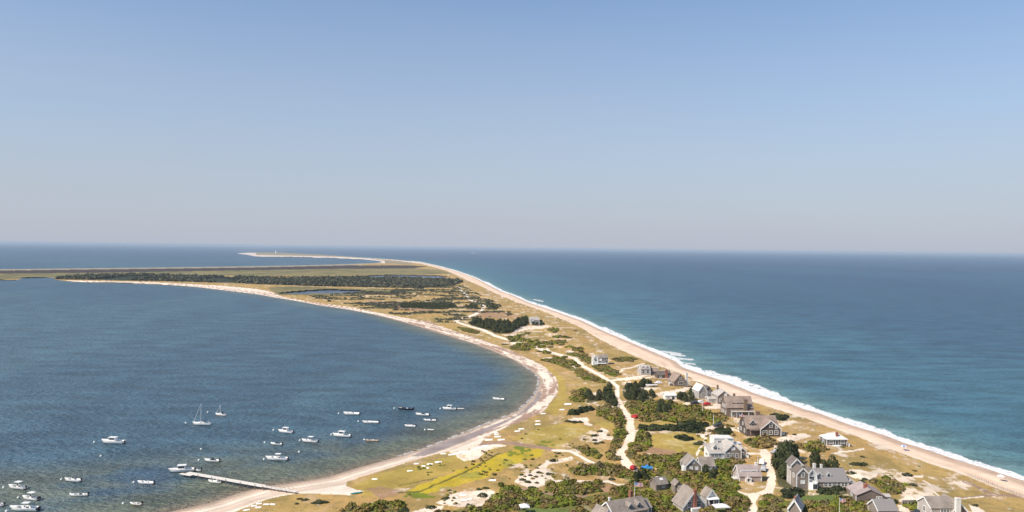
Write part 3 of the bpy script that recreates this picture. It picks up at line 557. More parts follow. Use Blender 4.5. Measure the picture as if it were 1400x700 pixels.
def stripe(L, B, Fb):
    m = MB(); ra = []
    for j in range(13):
        t = j/12; x = -L/2+L*t; b = B/2*(min(1, math.sin(math.pi/2*min(1, t/.48)))**.8 if t > 0 else .015)*.74+.02
        if t > .6: b *= 1-.1*(t-.6)/.4
        ra.append((x, b))
    for s in (-1, 1): m.loft([[(x, s*b, -.05), (x, s*(b+.03), .16)] for x, b in ra])
    m.loft([[(ra[-1][0]+.01, -ra[-1][1], -.05), (ra[-1][0]+.01, -ra[-1][1], .16)], [(ra[-1][0]+.01, ra[-1][1], -.05), (ra[-1][0]+.01, ra[-1][1], .16)]])
    return m
def foredeck(L, B, Fb, t1=.42):
    m = MB(); rr = []
    for j in range(8):
        t = .01+(t1-.01)*j/7; x = -L/2+L*t; b = B/2*(math.sin(math.pi/2*min(1, t/.48))**.8)-.12; f = Fb*(1+.45*(1-t)**2)+.035; rk = -.07*L*(1-t)**3; b = max(b, .01)
        rr.append([(x+rk, -b, f), (x+rk, 0, f+.07), (x+rk, b, f)])
    m.loft(rr); a = rr[-1]; m.poly([a[0], a[1], a[2], (a[2][0], a[2][1], a[2][2]-.4), (a[0][0], a[0][1], a[0][2]-.4)]); return m
def outboard(L, root, n=1, m='black', z=.75):
    for i in range(n):
        y = (i-(n-1)/2)*.62; b = MB(); x = L/2+.22
        b.loft([[(x-.22,y-.16,z-.1),(x+.3,y-.16,z-.15),(x+.3,y+.16,z-.15),(x-.22,y+.16,z-.1)], [(x-.2,y-.19,z+.25),(x+.38,y-.19,z+.2),(x+.38,y+.19,z+.2),(x-.2,y+.19,z+.25)], [(x-.1,y-.14,z+.55),(x+.25,y-.14,z+.48),(x+.25,y+.14,z+.48),(x-.1,y+.14,z+.55)]], closed=True, caps=True)
        b.box(x-.06, x+.12, y-.06, y+.06, -.4, z-.1); b.build('outboard_motor', M[m], root)
def boat(px, py, Lpx, kind, label, yaw=None, hull='gel', motor=1, dark=True, group='boats moored in the bay', z=0.02, bot='navy', cat='boat', L=None):
    X, Y, _ = ground(px, py, z); s = py-float(hor(px)); L = L or Lpx*CAMH/s
    if yaw is None: yaw = R(random.uniform(-14, 4))
    L *= 1.1; B = L*.37 if kind != 'sail' else L*.3; Fb = .125*L if kind not in ('skiff', 'row') else .1*L; Fb = max(.42, min(Fb, 1.15))
    r = empty('motorboat' if kind not in ('sail', 'row') else ('sailboat' if kind == 'sail' else 'rowing_boat'), (X, Y, z), yaw, label, cat, group)
    hullmesh(L, B, Fb).build('hull', M[hull], r, True); stripe(L, B, Fb).build('waterline_stripe', M[bot], r)
    if kind != 'row': foredeck(L, B, Fb, .42 if kind in ('cabin','sail','cuddy') else .25).build('foredeck', M['gel' if hull == 'gel' else 'tan'], r)
    f4 = Fb*.4
    if kind in ('console', 'ttop'):
        c = MB(); c.loft([[(-.3,-.42,f4),(.55,-.42,f4),(.55,.42,f4),(-.3,.42,f4)], [(-.15,-.38,f4+.75),(.45,-.38,f4+.75),(.45,.38,f4+.75),(-.15,.38,f4+.75)]], closed=True, caps=True).box(.62, 1.0, -.4, .4, f4, f4+.55)
        o = c.build('console', M['gel'], r); MB().slab([(-.22,-.38,f4+.72),(-.05,-.36,f4+1.15),(-.05,.36,f4+1.15),(-.22,.38,f4+.72)], .02).build('windshield', M['glass'], o)
        MB().box(.6,1.05,-.42,.42,f4+.56,f4+.72).build('seat_cushion', M['navy' if dark else 'white'], r)
    if kind == 'ttop':
        t = MB().box(-.7, 1.35, -.85, .85, f4+1.95, f4+2.03); t = t.build('hard_top', M['white'], r); q = MB()
        for x in (-.25, .8):
            for y in (-.42, .42): q.tube((x*.9, y, f4), (x, y*1.6, f4+1.95), .03)
        q.build('top_frame', M['alu'], t)
    if kind == 'cuddy':
        c = MB(); c.loft([[(-L*.12,-B*.34,Fb+.1),(L*.06,-B*.36,Fb),(L*.06,B*.36,Fb),(-L*.12,B*.34,Fb+.1)], [(-L*.05,-B*.28,Fb+.62),(L*.05,-B*.3,Fb+.6),(L*.05,B*.3,Fb+.6),(-L*.05,B*.28,Fb+.62)]], closed=True, caps=True); c.build('windshield', M['glass'], r)
        MB().box(.5,1.2,-B*.3,B*.3,f4,f4+.5).build('seat_cushion', M['canvas' if dark else 'white'], r)
    if kind == 'cabin':
        x0, x1, w = -L*.17, L*.13, B*.33; zt = Fb+1.35
        c = MB(); c.loft([[(x0-.4,-w,Fb*.5),(x1,-w,Fb*.5),(x1,w,Fb*.5),(x0-.4,w,Fb*.5)], [(x0,-w*.92,zt),(x1-.05,-w*.92,zt),(x1-.05,w*.92,zt),(x0,w*.92,zt)]], closed=True, caps=True); o = c.build('cabin', M['gel'], r)
        MB().box(x0-.2, x1+.35, -w*1.08, w*1.08, zt+.002, zt+.1).build('cabin_roof', M['white'], o)
        g = MB().box(x0+.12, x1-.2, -w*.985, -w*.93, Fb+.55, zt-.18).box(x0+.12, x1-.2, w*.93, w*.985, Fb+.55, zt-.18).slab([(x0-.24,-w*.8,Fb+.5),(x0-.06,-w*.8,zt-.12),(x0-.06,w*.8,zt-.12),(x0-.24,w*.8,Fb+.5)], .03); g.build('cabin_window', M['glass'], o)
        MB().tube((x0+.5,0,zt+.1),(x0+.55,0,zt+1.1),.03).build('antenna', M['white'], r)
    if kind in ('skiff', 'row'):
        for x in (-L*.15, L*.12, L*.33): MB().box(x-.14, x+.14, -B*.4, B*.4, f4+.16, f4+.22).build('bench', M['tan' if hull != 'gel' else 'teak'], r)
        if kind == 'skiff': MB().box(L*.02, L*.14, -.25, .25, f4, f4+.6).build('steering_post', M['canvas' if dark else 'white'], r)
    if kind == 'sail':
        c = MB(); c.loft([[(-L*.2,-B*.22,Fb),(L*.14,-B*.3,Fb),(L*.14,B*.3,Fb),(-L*.2,B*.22,Fb)], [(-L*.17,-B*.18,Fb+.45),(L*.14,-B*.26,Fb+.42),(L*.14,B*.26,Fb+.42),(-L*.17,B*.18,Fb+.45)]], closed=True, caps=True); o = c.build('cabin', M['gel'], r)
        MB().box(-L*.1,L*.08,-B*.285,-B*.25,Fb+.14,Fb+.3).build('cabin_window', M['glass'], o)
        hm = motor; zt = Fb+hm
        o = MB().tube((-L*.06,0,Fb+.3),(-L*.06,0,zt),.085,6,.05).build('mast', M['white'], r)
        MB().box(-L*.06-.03,-L*.06+.03,-.9,.9,Fb+hm*.55,Fb+hm*.55+.05).build('spreader', M['alu'], o)
        MB().tube((-L*.05,0,Fb+1.25),(L*.3,0,Fb+1.2),.06).build('boom', M['alu'], r); MB().tube((-L*.04,0,Fb+1.4),(L*.29,0,Fb+1.32),.16,6,.1).build('sail_cover', M['canvas'], r)
        st = MB().tube((L*.49,0,Fb),(-L*.06,0,zt),.016,4)
        for y in (-1, 1): st.tube((-L*.05,y*B*.44,Fb),(-L*.06,y*.9,Fb+hm*.55),.016,4).tube((-L*.06,y*.9,Fb+hm*.55),(-L*.06,0,zt),.016,4)
        st.build('rigging', M['alu'], r); MB().tube((-L*.5,0,Fb*1.3),(-L*.075,0,zt*.97),.07,5,.05).build('furled_jib', M['white'], r)
        MB().slab([(L*.13,-.75,Fb+.42),(L*.22,-.7,Fb+1.15),(L*.22,.7,Fb+1.15),(L*.13,.75,Fb+.42)],.05).build('spray_hood', M['canvas'], r)
        MB().box(L*.38,L*.42,-.06,.06,Fb,Fb+.9).build('stern_rail_post', M['alu'], r)
    elif kind != 'row' and motor: outboard(L, r, motor)
    return r
G_ = 'boats moored in the bay'
boat(276, 581, 21, 'sail', 'white sloop with tall bare mast and furled jib', R(-4), motor=8.6, bot='navy', cat='sailboat')
boat(302, 568, 14, 'sail', 'small daysailer with a thin bare mast, beyond the tall-masted sloop', R(-16), motor=4.4, bot='brownh', cat='sailboat')
boat(155, 606, 27, 'cabin', 'white pilothouse motorboat alone in open water, left of the sloop', R(-4))
boat(290, 631, 18, 'cuddy', 'white runabout floating just above the outer end of the pier', R(-8))
boat(249, 645, 24, 'cabin', 'dark-hulled white cabin cruiser tied at the pier head', R(14), hull='gel', bot='black', L=7.2, group=None)
boat(268, 643.5, 13, 'console', 'small open boat rafted between the cabin cruiser and the pier head', R(-12), dark=True, group=None)
boat(294, 660, 17, 'console', 'small white open boat tied along the near side of the pier', R(-14), motor=1, group=None, dark=False)
boat(100, 658, 21, 'console', 'white boat with a dark open cockpit, left of the pier and above the tan-railed skiff', R(-10))
boat(108, 678, 20, 'skiff', 'white skiff with raised stern rail, below the boat with the dark cockpit', R(6), bot='brownh')
boat(199.5, 661.5, 20, 'console', 'white open boat with a pale cockpit, midway between pier and left edge', R(-8), dark=False)
boat(186, 690, 15, 'skiff', 'small brown-rimmed skiff nearest to the beach at bottom left', R(-12), hull='gel', bot='brownh', dark=False)
boat(24, 668, 24, 'ttop', 'white boat with a hard top, uppermost of the cluster at bottom left', R(-14))
boat(42, 683, 23, 'ttop', 'white boat with a low top, middle of the cluster at bottom left', R(-16), motor=2)
boat(-4, 691, 20, 'console', 'white boat cut off by the left edge of the picture', R(-14))
boat(34, 698, 33, 'ttop', 'long white hard-top boat with twin engines at the bottom left', R(0), motor=2, bot='black')
boat(391, 591.5, 19, 'cabin', 'white cabin boat uppermost in the group above the pier', R(-16))
boat(378, 608, 14, 'cuddy', 'short white boat with dark cockpit cover, under the uppermost cabin boat', R(-10))
boat(424, 604.5, 20, 'ttop', 'white hard-top boat, right-hand one of the group above the pier', R(-12))
boat(379, 629, 26, 'ttop', 'long white hard-top boat with a dark waterline, nearest boat above the pier', R(-4), bot='black')
boat(481, 567, 19, 'console', 'white open boat at the left of the upper row', R(-6), bot='black')
boat(507, 578.5, 19, 'skiff', 'cream open boat with tan interior, below the left boat of the upper row', R(-3), bot='brownh', dark=False)
boat(467.6, 597, 22, 'cabin', 'white boat with small pilothouse, left of the tan-topped skiff', R(-12))
boat(508.8, 603.5, 16, 'skiff', 'tan flat skiff lying nearest to the grey beach strip', R(-2), hull='dory', bot='brownh', motor=0, dark=False)
boat(555, 560, 18, 'skiff', 'dark-hulled open launch with tan seats', R(-2), hull='navy', bot='black', dark=False)
boat(578, 568, 16, 'cuddy', 'white boat with low windscreen, right of the dark-hulled launch', R(-10))
boat(561, 583.5, 13, 'console', 'small white boat with a brown bow fender, below the dark-hulled launch', R(-12), dark=False)
boat(588, 575.5, 15, 'skiff', 'white boat with two dark seats, between the low windscreen boat and the dinghy', R(-8))
boat(589, 588.4, 8, 'row', 'tiny pale dinghy floating alone nearest the curve of beach', R(-6), motor=0, cat='dinghy')
boat(614.7, 560, 16, 'cabin', 'white cabin boat with a tender floating behind it', R(-8))
boat(630, 559.6, 8, 'row', 'narrow pale tender drifting behind the cabin boat', R(2), motor=0, cat='dinghy')
boat(682, 546.6, 14, 'console', 'lone white boat closest to the curve of the cove', R(-14), dark=True)
BUOY = [(129,605,'left of the lone pilothouse motorboat'),(138,624,'in open water below the lone pilothouse motorboat'),(254,578.5,'left of the sloop'),(284,564,'between the two sailboats'),(275,614.5,'in open water above the runabout near the pier'),
 (272,629.5,'left of the runabout near the pier'),(84,656,'left of the boat with the dark open cockpit'),(5,667,'at the left edge beside the uppermost hard-top boat'),(25,681,'between the stacked hard-top boats at bottom left'),(96.5,676,'at the bow of the skiff with raised stern rail'),
 (183,660,'at the bow of the pale-cockpit boat'),(168.5,689,'left of the small skiff near the beach'),(9,699.5,'in the bottom left corner'),(374,588.5,'left of the uppermost cabin boat above the pier'),(362,605.5,'left of the short boat with dark cover'),(410,602.5,'left of the right-hand hard-top boat'),
 (409,618.5,'right of the long hard-top boat above the pier'),(361,628.5,'left of the long hard-top boat above the pier'),(463,565.5,'left of the upper row'),(490,576.5,'left of the cream open boat'),(453,594.5,'left of the boat with small pilothouse'),(539,558.5,'left of the dark-hulled launch'),(498,601.5,'left of the tan skiff'),(602,559,'left of the cabin boat with a tender'),(581,588,'beside the tiny dinghy')]
bu = None
for x, y, w in BUOY:
    X, Y, _ = ground(x, y, 0); lab = 'small pale round mooring buoy '+w
    if bu is None:
        bu = empty('mooring_buoy', (X, Y, 0), 0, lab, 'buoy', 'pale mooring buoys'); MB().lathe([(.02,-.3),(.32,-.2),(.42,.08),(.35,.36),(.15,.5),(.02,.52)], 10).build('float', M['yellow'], bu, True)
        MB().tube((0,0,.5),(0,0,.85),.04).build('pickup_stick', M['white'], bu)
    else: copy_tree(bu, (X, Y, 0), 0, lab)
# upturned dinghies ashore
dm = MB(); rr = []
for j in range(9):
    t = j/8; x = -1.6+3.2*t; b = .68*(math.sin(math.pi/2*min(1, (t+.03)/.5))**.8)*(1-.15*max(0, t-.6)/.4); k = .5*(1-(1-t)**5)+.02
    rr.append([(x,-b,.0),(x,-b*.95,k*.55),(x,-b*.55,k*.9),(x,0,k),(x,b*.55,k*.9),(x,b*.95,k*.55),(x,b,.0)])
dm.loft(rr); dm.poly(rr[-1][::-1])
dproto = None
DINGHY = [(512,655.4,8,0,'alone on the grass left of the beach dinghies'),(560,644,8,.2,'lowest left of the scattered group on the grass'),(569,634.3,7,.1,'highest left of the scattered group on the grass'),(579,637.3,7,-.5,'tilted one in the middle of the scattered group'),(587.5,635,9,-.1,'above the short one in the scattered group'),(585,640,6,-1,'short one at the bottom of the scattered group'),(599,632.4,10,-.1,'right end of the scattered group'),
 (606,620.6,8,.1,'left end of the long beach row'),(617,622,9,.2,'large one low in the long beach row'),(624,620.4,9,.2,'second of the two large ones in the beach row'),(631,618.4,10,0,'in the beach row right of the two large ones'),(639,617.6,8,.1,'middle of the long beach row'),(648,615,8,.3,'upper middle of the long beach row'),(655,612.4,9,.25,'near the right end of the long beach row'),(663,610.2,9,.2,'right end of the long beach row'),
 (668,601.8,11,0,'long low one beside the track mouth'),(685,601.6,10,.1,'right neighbour of the long low one'),(680,597.4,9,0,'second down in the short column by the beach'),(678.5,594,7,0,'top but one in the short column by the beach'),(678,591.4,6,.1,'topmost in the short column by the beach'),(707,589.8,8,.15,'left of the pair on the meadow edge'),(712.4,586.8,8,.15,'right of the pair on the meadow edge'),
 (735,576,7,0,'upper of the close pair on the grass'),(735,580.4,8,0,'lower of the close pair on the grass'),(742.5,565.8,7,.1,'single one near the tip of the cove beach'),(673,657,10,0,'alone below the yellow marsh'),(632.7,677,10,.1,'uppermost in the open sand hollow'),(622,680.6,8,.2,'left one in the open sand hollow'),(634,684,9,0,'middle one in the open sand hollow'),(641,683,7,.3,'right one in the open sand hollow'),
 (337,697.6,9,.3,'leftmost of the heap at the bottom of the bay beach'),(347,691.8,8,.2,'second in the heap at the bottom of the bay beach'),(354,688.8,7,0,'topmost in the heap at the bottom of the bay beach'),(353,694,8,.1,'lowest in the heap at the bottom of the bay beach'),(363.7,689.8,8,0,'right of the heap at the bottom of the bay beach'),(372.5,689.8,8,-.1,'far right of the heap at the bottom of the bay beach'),(776,553,10,.1,'large one beside the low bushes inland of the cove'),(768,560.4,7,-.1,'small one below the large one inland of the cove')]
for x, y, w, a, t in DINGHY:
    X, Y, Z = ground(x, y); sc = w*CAMH/(y-float(hor(x)))/3.2; sc = min(max(sc, .6), 1.45); lab = 'white upturned dinghy, '+t
    if dproto is None:
        dproto = empty('upturned_dinghy', (X, Y, Z-.03), a, lab, 'dinghy', 'upturned dinghies on the bay shore', sc); dm.build('hull', M['gel'], dproto, True); MB().box(-1.5,1.6,-.03,.03,.42,.58).build('keel', M['white'], dproto)
    else: copy_tree(dproto, (X, Y, Z-.03), a, lab, sc=sc)
X, Y, Z = ground(488, 675); k = empty('kayak', (X, Y, Z+.1), R(35), 'turquoise and white kayak at the right end of the sandy landing', 'kayak')
hullmesh(4.0, .75, .28, -.1, .1).build('hull', M['turq'], k, True); MB().lathe([(.34,0),(.3,.06)], 12, (0,0,.3)).build('cockpit_rim', M['black'], k)
# pier
x0, y0 = unproj(256, 646, 1.1); x1, y1 = unproj(405, 673, 1.5); A = Vector((float(x0), float(y0), 1.1)); Bv = Vector((float(x1), float(y1), 1.7))
dd = (Bv-A).normalized(); nn_ = Vector((-dd.y, dd.x, 0)).normalized(); LL = (Bv-A).length
pr = empty('pier', A, 0, 'long pale wooden pier running from the beach into the bay', 'pier')
dk = MB(); npl = int(LL/.9)
for i in range(npl):
    a = dd*(i*LL/npl); c = dd*((i+1)*LL/npl-.06); w = 1.15 if i < npl*.72 else .7
    dk.slab([a-nn_*w, c-nn_*w, c+nn_*w, a+nn_*w], .09)
dk.build('deck', M['plank'], pr)
hd = MB(); a = dd*-1.2; c = dd*4.2; hd.slab([a-nn_*2.4+Vector((0,0,.02)), c-nn_*2.4+Vector((0,0,.02)), c-nn_*1.2+Vector((0,0,.02)), a-nn_*1.2+Vector((0,0,.02))], .12); hd.build('landing_stage', M['plank'], pr)
for i in range(0, 15):
    for s in (-1, 1):
        t = i/14*.93; p = dd*(t*LL)+nn_*s*(1.22 if t < .7 else .78); MB().tube((p.x,p.y,-3.5),(p.x,p.y,p.z+(.5 if i % 2 == 0 and t < .7 else .02)),.12).build('pile', M['pile'], pr)
for s in (-1, 1):
    q = MB()
    for i in range(7): p = dd*(LL*(.72+.04*i))+nn_*s*.72; q.tube(p, p+Vector((0,0,.9)), .04)
    q.tube(dd*(LL*.72)+nn_*s*.72+Vector((0,0,.9)), dd*(LL*.96)+nn_*s*.72+Vector((0,0,.9)), .04); q.build('handrail', M['pile'], pr)

# ================================================================== HOUSES
class Blk: pass
def block(root, cx, y0, w, d, h, rise, axis='x', wall='w_grey', roof='r_grey', z0=0.0, over=.3, trim=True, kind='gable', par=None):
    """one building volume; front wall at y=y0, centre cx, roof ridge along axis"""
    x0, x1, y1 = cx-w/2, cx+w/2, y0+d; zb = z0-1.6 if z0 == 0 else z0; zt = z0+h; m = MB(); par = par or root
    m.box(x0, x1, y0, y1, zb, zt)
    b = Blk(); b.x0, b.x1, b.y0, b.y1, b.z0, b.h, b.cx, b.root = x0, x1, y0, y1, z0, h, cx, par; zr = zt+rise; b.zr = zr
    rf = MB(); tr = MB(); o = over; th = .16; e = .02
    if kind == 'gable' and axis == 'y':
        for yy in (y0, y1): m.poly([(x0,yy,zt),(x1,yy,zt),(cx,yy,zr-.05)])
        k = rise/(w/2)
        for s in (-1, 1): rf.slab([(cx+s*(w/2+o), y0-o, zt-o*k+th), (cx+s*(w/2+o), y1+o, zt-o*k+th), (cx, y1+o, zr+th), (cx, y0-o, zr+th)], th)
        for s in (-1, 1): tr.slab([(cx+s*(w/2+o), y0-o-.05, zt-o*k+th+.02), (cx, y0-o-.05, zr+th+.02), (cx, y0-o-.003, zr+th+.02), (cx+s*(w/2+o), y0-o-.003, zt-o*k+th+.02)], .42)
    elif kind == 'gable':
        for xx in (x0, x1): m.poly([(xx,y0,zt),(xx,y1,zt),(xx,y0+d/2,zr-.05)])
        k = rise/(d/2); yc = y0+d/2
        for s in (-1, 1): rf.slab([(x0-o, yc+s*(d/2+o), zt-o*k+th), (x1+o, yc+s*(d/2+o), zt-o*k+th), (x1+o, yc, zr+th), (x0-o, yc, zr+th)], th)
        for s in (-1, 1): tr.slab([(x0-o-.05, yc+s*(d/2+o), zt-o*k+th+.02), (x0-o-.05, yc, zr+th+.02), (x0-o-.003, yc, zr+th+.02), (x0-o-.003, yc+s*(d/2+o), zt-o*k+th+.02)], .38)
    elif kind == 'hip':
        yc = y0+d/2; g = min(w, d)*.42; X0_, X1_, Y0_, Y1_ = x0-o, x1+o, y0-o, y1+o
        a, c = (x0+g, yc, zr), (x1-g, yc, zr)
        rf.poly([(X0_,Y0_,zt),(X1_,Y0_,zt),c,a]).poly([(X1_,Y0_,zt),(X1_,Y1_,zt),c]).poly([(X1_,Y1_,zt),(X0_,Y1_,zt),a,c]).poly([(X0_,Y1_,zt),(X0_,Y0_,zt),a]).poly([(X0_,Y0_,zt),(X0_,Y1_,zt),(X1_,Y1_,zt),(X1_,Y0_,zt)])
        tr.box(X0_, X1_, Y0_-.06, Y0_-.003, zt-.14, zt+.03)
    elif kind == 'gambrel':
        for yy in (y0, y1): m.poly([(x0,yy,zt),(x1,yy,zt),(cx+w*.3,yy,zt+rise*.7),(cx,yy,zr-.05),(cx-w*.3,yy,zt+rise*.7)])
        for s in (-1, 1):
            rf.slab([(cx+s*(w/2+o*.6), y0-o, zt+th-.1), (cx+s*(w/2+o*.6), y1+o, zt+th-.1), (cx+s*w*.3, y1+o, zt+rise*.7+th), (cx+s*w*.3, y0-o, zt+rise*.7+th)], th)
            rf.slab([(cx+s*w*.3, y0-o, zt+rise*.7+th), (cx+s*w*.3, y1+o, zt+rise*.7+th), (cx, y1+o, zr+th), (cx, y0-o, zr+th)], th)
            tr.slab([(cx+s*w*.5, y0-o-.05, zt+th), (cx+s*w*.3, y0-o-.05, zt+rise*.7+th), (cx+s*w*.3, y0-o-.003, zt+rise*.7+th), (cx+s*w*.5, y0-o-.003, zt+th)], .25)
            tr.slab([(cx+s*w*.3, y0-o-.05, zt+rise*.7+th), (cx, y0-o-.05, zr+th), (cx, y0-o-.003, zr+th), (cx+s*w*.3, y0-o-.003, zt+rise*.7+th)], .25)
    elif kind == 'shed':        # low at the front, high at the back
        for xx in (x0, x1): m.poly([(xx,y0,zt),(xx,y1,zt),(xx,y1,zr)])
        m.poly([(x0,y1,zt),(x1,y1,zt),(x1,y1,zr),(x0,y1,zr)])
        k = rise/d; rf.slab([(x0-o,y0-o,zt-o*k+th),(x1+o,y0-o,zt-o*k+th),(x1+o,y1+o,zr+o*k+th),(x0-o,y1+o,zr+o*k+th)], th)
        tr.box(x0-o, x1+o, y0-o-.05, y0-o-.003, zt-o*k-.12, zt-o*k+th)
    else:
        rf.box(x0-.15, x1+.15, y0-.15, y1+.15, zt+.003, zt+.2); tr.box(x0-.2, x1+.2, y0-.22, y0-.153, zt-.05, zt+.3)
    if trim:
        for xx in (x0-.03, x1+.03): tr.cbox((xx, y0-.02, (z0+zt)/2), (.3, .1, h-.05))
        tr.cbox((x0-.02, y1-.12, (z0+zt)/2), (.08, .2, h-.05))
    b.wall = m.build('wall', M[wall], par); b.roof = rf.build('roof', M[roof], par)
    if trim and tr.v: tr.build('trim', M['white'], b.wall)
    return b
def win(b, side, u, z, w=.9, h=1.2, door=False, bright=False, nm=None):
    """window or door on side F/L/R of a block; u metres from the centre of that side"""
    fr = MB(); pn = MB(); t = .15; z = b.z0+z
    def bx(mb, u0, u1, za, zc, o0, o1):
        if side == 'F': mb.box(b.cx+u0, b.cx+u1, b.y0-o1, b.y0-o0, za, zc)
        elif side == 'L': yc = (b.y0+b.y1)/2; mb.box(b.x0-o1, b.x0-o0, yc-u1, yc-u0, za, zc)
        else: yc = (b.y0+b.y1)/2; mb.box(b.x1+o0, b.x1+o1, yc+u0, yc+u1, za, zc)
    z0, z1 = z-h/2, z+h/2
    bx(fr, u-w/2-t, u-w/2, z0-t, z1+t, .005, .09); bx(fr, u+w/2, u+w/2+t, z0-t, z1+t, .005, .09); bx(fr, u-w/2, u+w/2, z0-t, z0, .005, .09); bx(fr, u-w/2, u+w/2, z1, z1+t, .005, .09)
    if not door: bx(fr, u-w/2, u+w/2, z-.03, z+.03, .035, .07); bx(fr, u-.025, u+.025, z0, z-.031, .035, .07); bx(fr, u-.025, u+.025, z+.031, z1, .035, .07)
    bx(pn, u-w/2, u+w/2, z0, z1, .004, .03)
    o = fr.build(nm or ('door' if door else 'window'), M['white'], b.root)
    pn.build('door_panel' if door else 'pane', M['white' if bright else ('dark' if door else 'glass')], o)
def chimney(b, cx, cy, w, d, z0, z1, m='brick'):
    o = MB().box(cx-w/2, cx+w/2, cy-d/2, cy+d/2, z0, z1).box(cx-w/2-.08, cx+w/2+.08, cy-d/2-.08, cy+d/2+.08, z1-.3, z1-.12).build('chimney', M[m], b.roof)
    MB().tube((cx,cy,z1),(cx,cy,z1+.35),.14).build('chimney_pot', M['terra'], o)
def dormer(b, cx, y0, w=1.5, h=1.1, rise=.8, z=None, depth=2.6, roof='r_grey', wall='w_grey', winw=.8):
    m = MB(); x0, x1, y1 = cx-w/2, cx+w/2, y0+depth
    m.box(x0, x1, y0, y1, z, z+h); m.poly([(x0,y0,z+h),(x1,y0,z+h),(cx,y0,z+h+rise-.04)]); o = m.build('dormer', M[wall], b.root)
    rf = MB()
    for s in (-1, 1): rf.slab([(cx+s*(w/2+.2), y0-.2, z+h-.1), (cx+s*(w/2+.2), y1, z+h-.1), (cx, y1, z+h+rise+.1), (cx, y0-.2, z+h+rise+.1)], .1)
    rf.build('dormer_roof', M[roof], o)
    fr = MB().box(cx-winw/2-.09, cx+winw/2+.09, y0-.05, y0-.003, z+.2, z+h+.05); fr.build('dormer_window_frame', M['white'], o)
    MB().box(cx-winw/2, cx-.03, y0-.07, y0-.052, z+.3, z+h-.05).box(cx+.03, cx+winw/2, y0-.07, y0-.052, z+.3, z+h-.05).build('dormer_pane', M['glass'], o)
    MB().slab([(x0-.25,y0-.26,z+h-.12),(cx,y0-.26,z+h+rise+.09),(cx,y0-.205,z+h+rise+.09),(x0-.25,y0-.205,z+h-.12)],.2).slab([(x1+.25,y0-.26,z+h-.12),(cx,y0-.26,z+h+rise+.09),(cx,y0-.205,z+h+rise+.09),(x1+.25,y0-.205,z+h-.12)],.2).build('dormer_trim', M['white'], o)
def deck(root, x0, x1, y0, y1, z, rail=True, m='plank'):
    o = MB().box(x0, x1, y0, y1, z-.15, z).build('deck', M[m], root)
    p = MB()
    for x in (x0+.1, (x0+x1)/2, x1-.1):
        for y in (y0+.1, y1-.1): p.box(x-.07, x+.07, y-.07, y+.07, -1.2, z-.151)
    p.build('deck_posts', M['pile'], o)
    if rail:
        q = MB(); n = max(2, int((x1-x0)/1.2))
        for i in range(n+1): x = x0+(x1-x0)*i/n; q.box(x-.05, x+.05, y0, y0+.08, z, z+.95)
        q.box(x0, x1, y0-.01, y0+.09, z+.95, z+1.03).box(x0, x1, y0, y0+.06, z+.35, z+.42).box(x0-.04, x0+.04, y0, y1, z+.95, z+1.03); q.build('railing', M['white'], o)
def house(px, py, yaw, label, cat='house', name='shingled_house', dz=0.0, sc=1.0):
    X, Y, Z = ground(px, py); return empty(name, (X, Y, Z+dz), R(yaw), label, cat, None, sc)

# dark gabled house
h = house(1046, 597, 4, 'large dark brown house with a broad front gable near the ocean beach')
b = block(h, -.3, 1.6, 13.6, 9.5, 3.0, 4.4, 'x', 'w_dark', 'r_brown', trim=False); chimney(b, -.6, 7, 1.5, 1.3, 5.5, 9.0, 'stone')
dormer(b, -4.3, 2.6, 2.4, 1.5, 1.5, 3.6, 3, 'r_brown', 'w_dark', 1.2); win(b, 'L', -2, 1.6, 1, 1.2); win(b, 'L', 2, 1.6, 1, 1.2); win(b, 'L', 0, 4.2, .9, 1.1)
g = block(h, 2.4, 0, 8.6, 6, 3.3, 3.4, 'y', 'w_dark', 'r_brown', over=.35, trim=True)
for u, z, w, br in ((-2.5, 1.7, 1.7, True), (0, 1.7, 1.3, False), (2.3, 1.7, 1.4, False), (0, 4.6, 1.0, False), (2.3,4.0,.7,False)): win(g, 'F', u, z, w, 1.4, nm='window')
MB().box(-6.2,-2.1,.2,1.59,2.55,2.75).box(-6.1,-5.9,.3,.5,-1,2.55).build('porch_roof', M['r_brown'], h); deck(h, 6.95, 8.6, 1, 5, .7)
# brown house with tall front chimney
h = house(1013, 571, 3, 'large brown shingled house with a tall stone chimney up its front')
b = block(h, 0, 1, 12.4, 9.5, 4.4, 4.4, 'x', 'w_brown', 'r_brown', trim=False); chimney(b, 2.2, .45, 1.5, 1.0, -1, 8.4, 'stone'); chimney(b, -1.0, 7, .9, .9, 7, 9.8, 'stone')
s = block(h, -.6, 2.4, 5.2, 3.2, 1.9, 1.2, 'x', 'w_brown', 'r_brown', z0=4.5, trim=False, kind='shed'); win(s, 'F', -1.2, .9, 1.1, 1.0); win(s, 'F', 1.2, .9, 1.1, 1.0)
s2 = block(h, 4.5, 2.4, 2.6, 3, 1.5, 1.1, 'x', 'w_brown', 'r_brown', z0=4.5, trim=False, kind='shed'); win(s2, 'F', 0, .7, 1.1, .9)
MB().slab([(-4.8,-.9,3.0),(6.6,-.9,3.0),(6.6,1.0,3.5),(-4.8,1.0,3.5)],.14).build('porch_roof', M['r_brown'], h); MB().box(-4.9,6.7,-1.02,-.92,2.86,3.12).build('porch_fascia', M['white'], h)
q = MB()
for x in (-4.6,-2.2,.3,3.4,6.3): q.box(x-.09,x+.09,-.85,-.67,-1,2.85)
q.build('porch_posts', M['white'], h)
for u in (-3.6, -1.6, .2, 4.4): win(b, 'F', u, 1.5, 1.3, 1.8)
for u in (-2.6, 0, 2.6): win(b, 'L', u, 1.7, .9, 1.2); win(b, 'L', u*.7, 4.6, .8, 1.1)
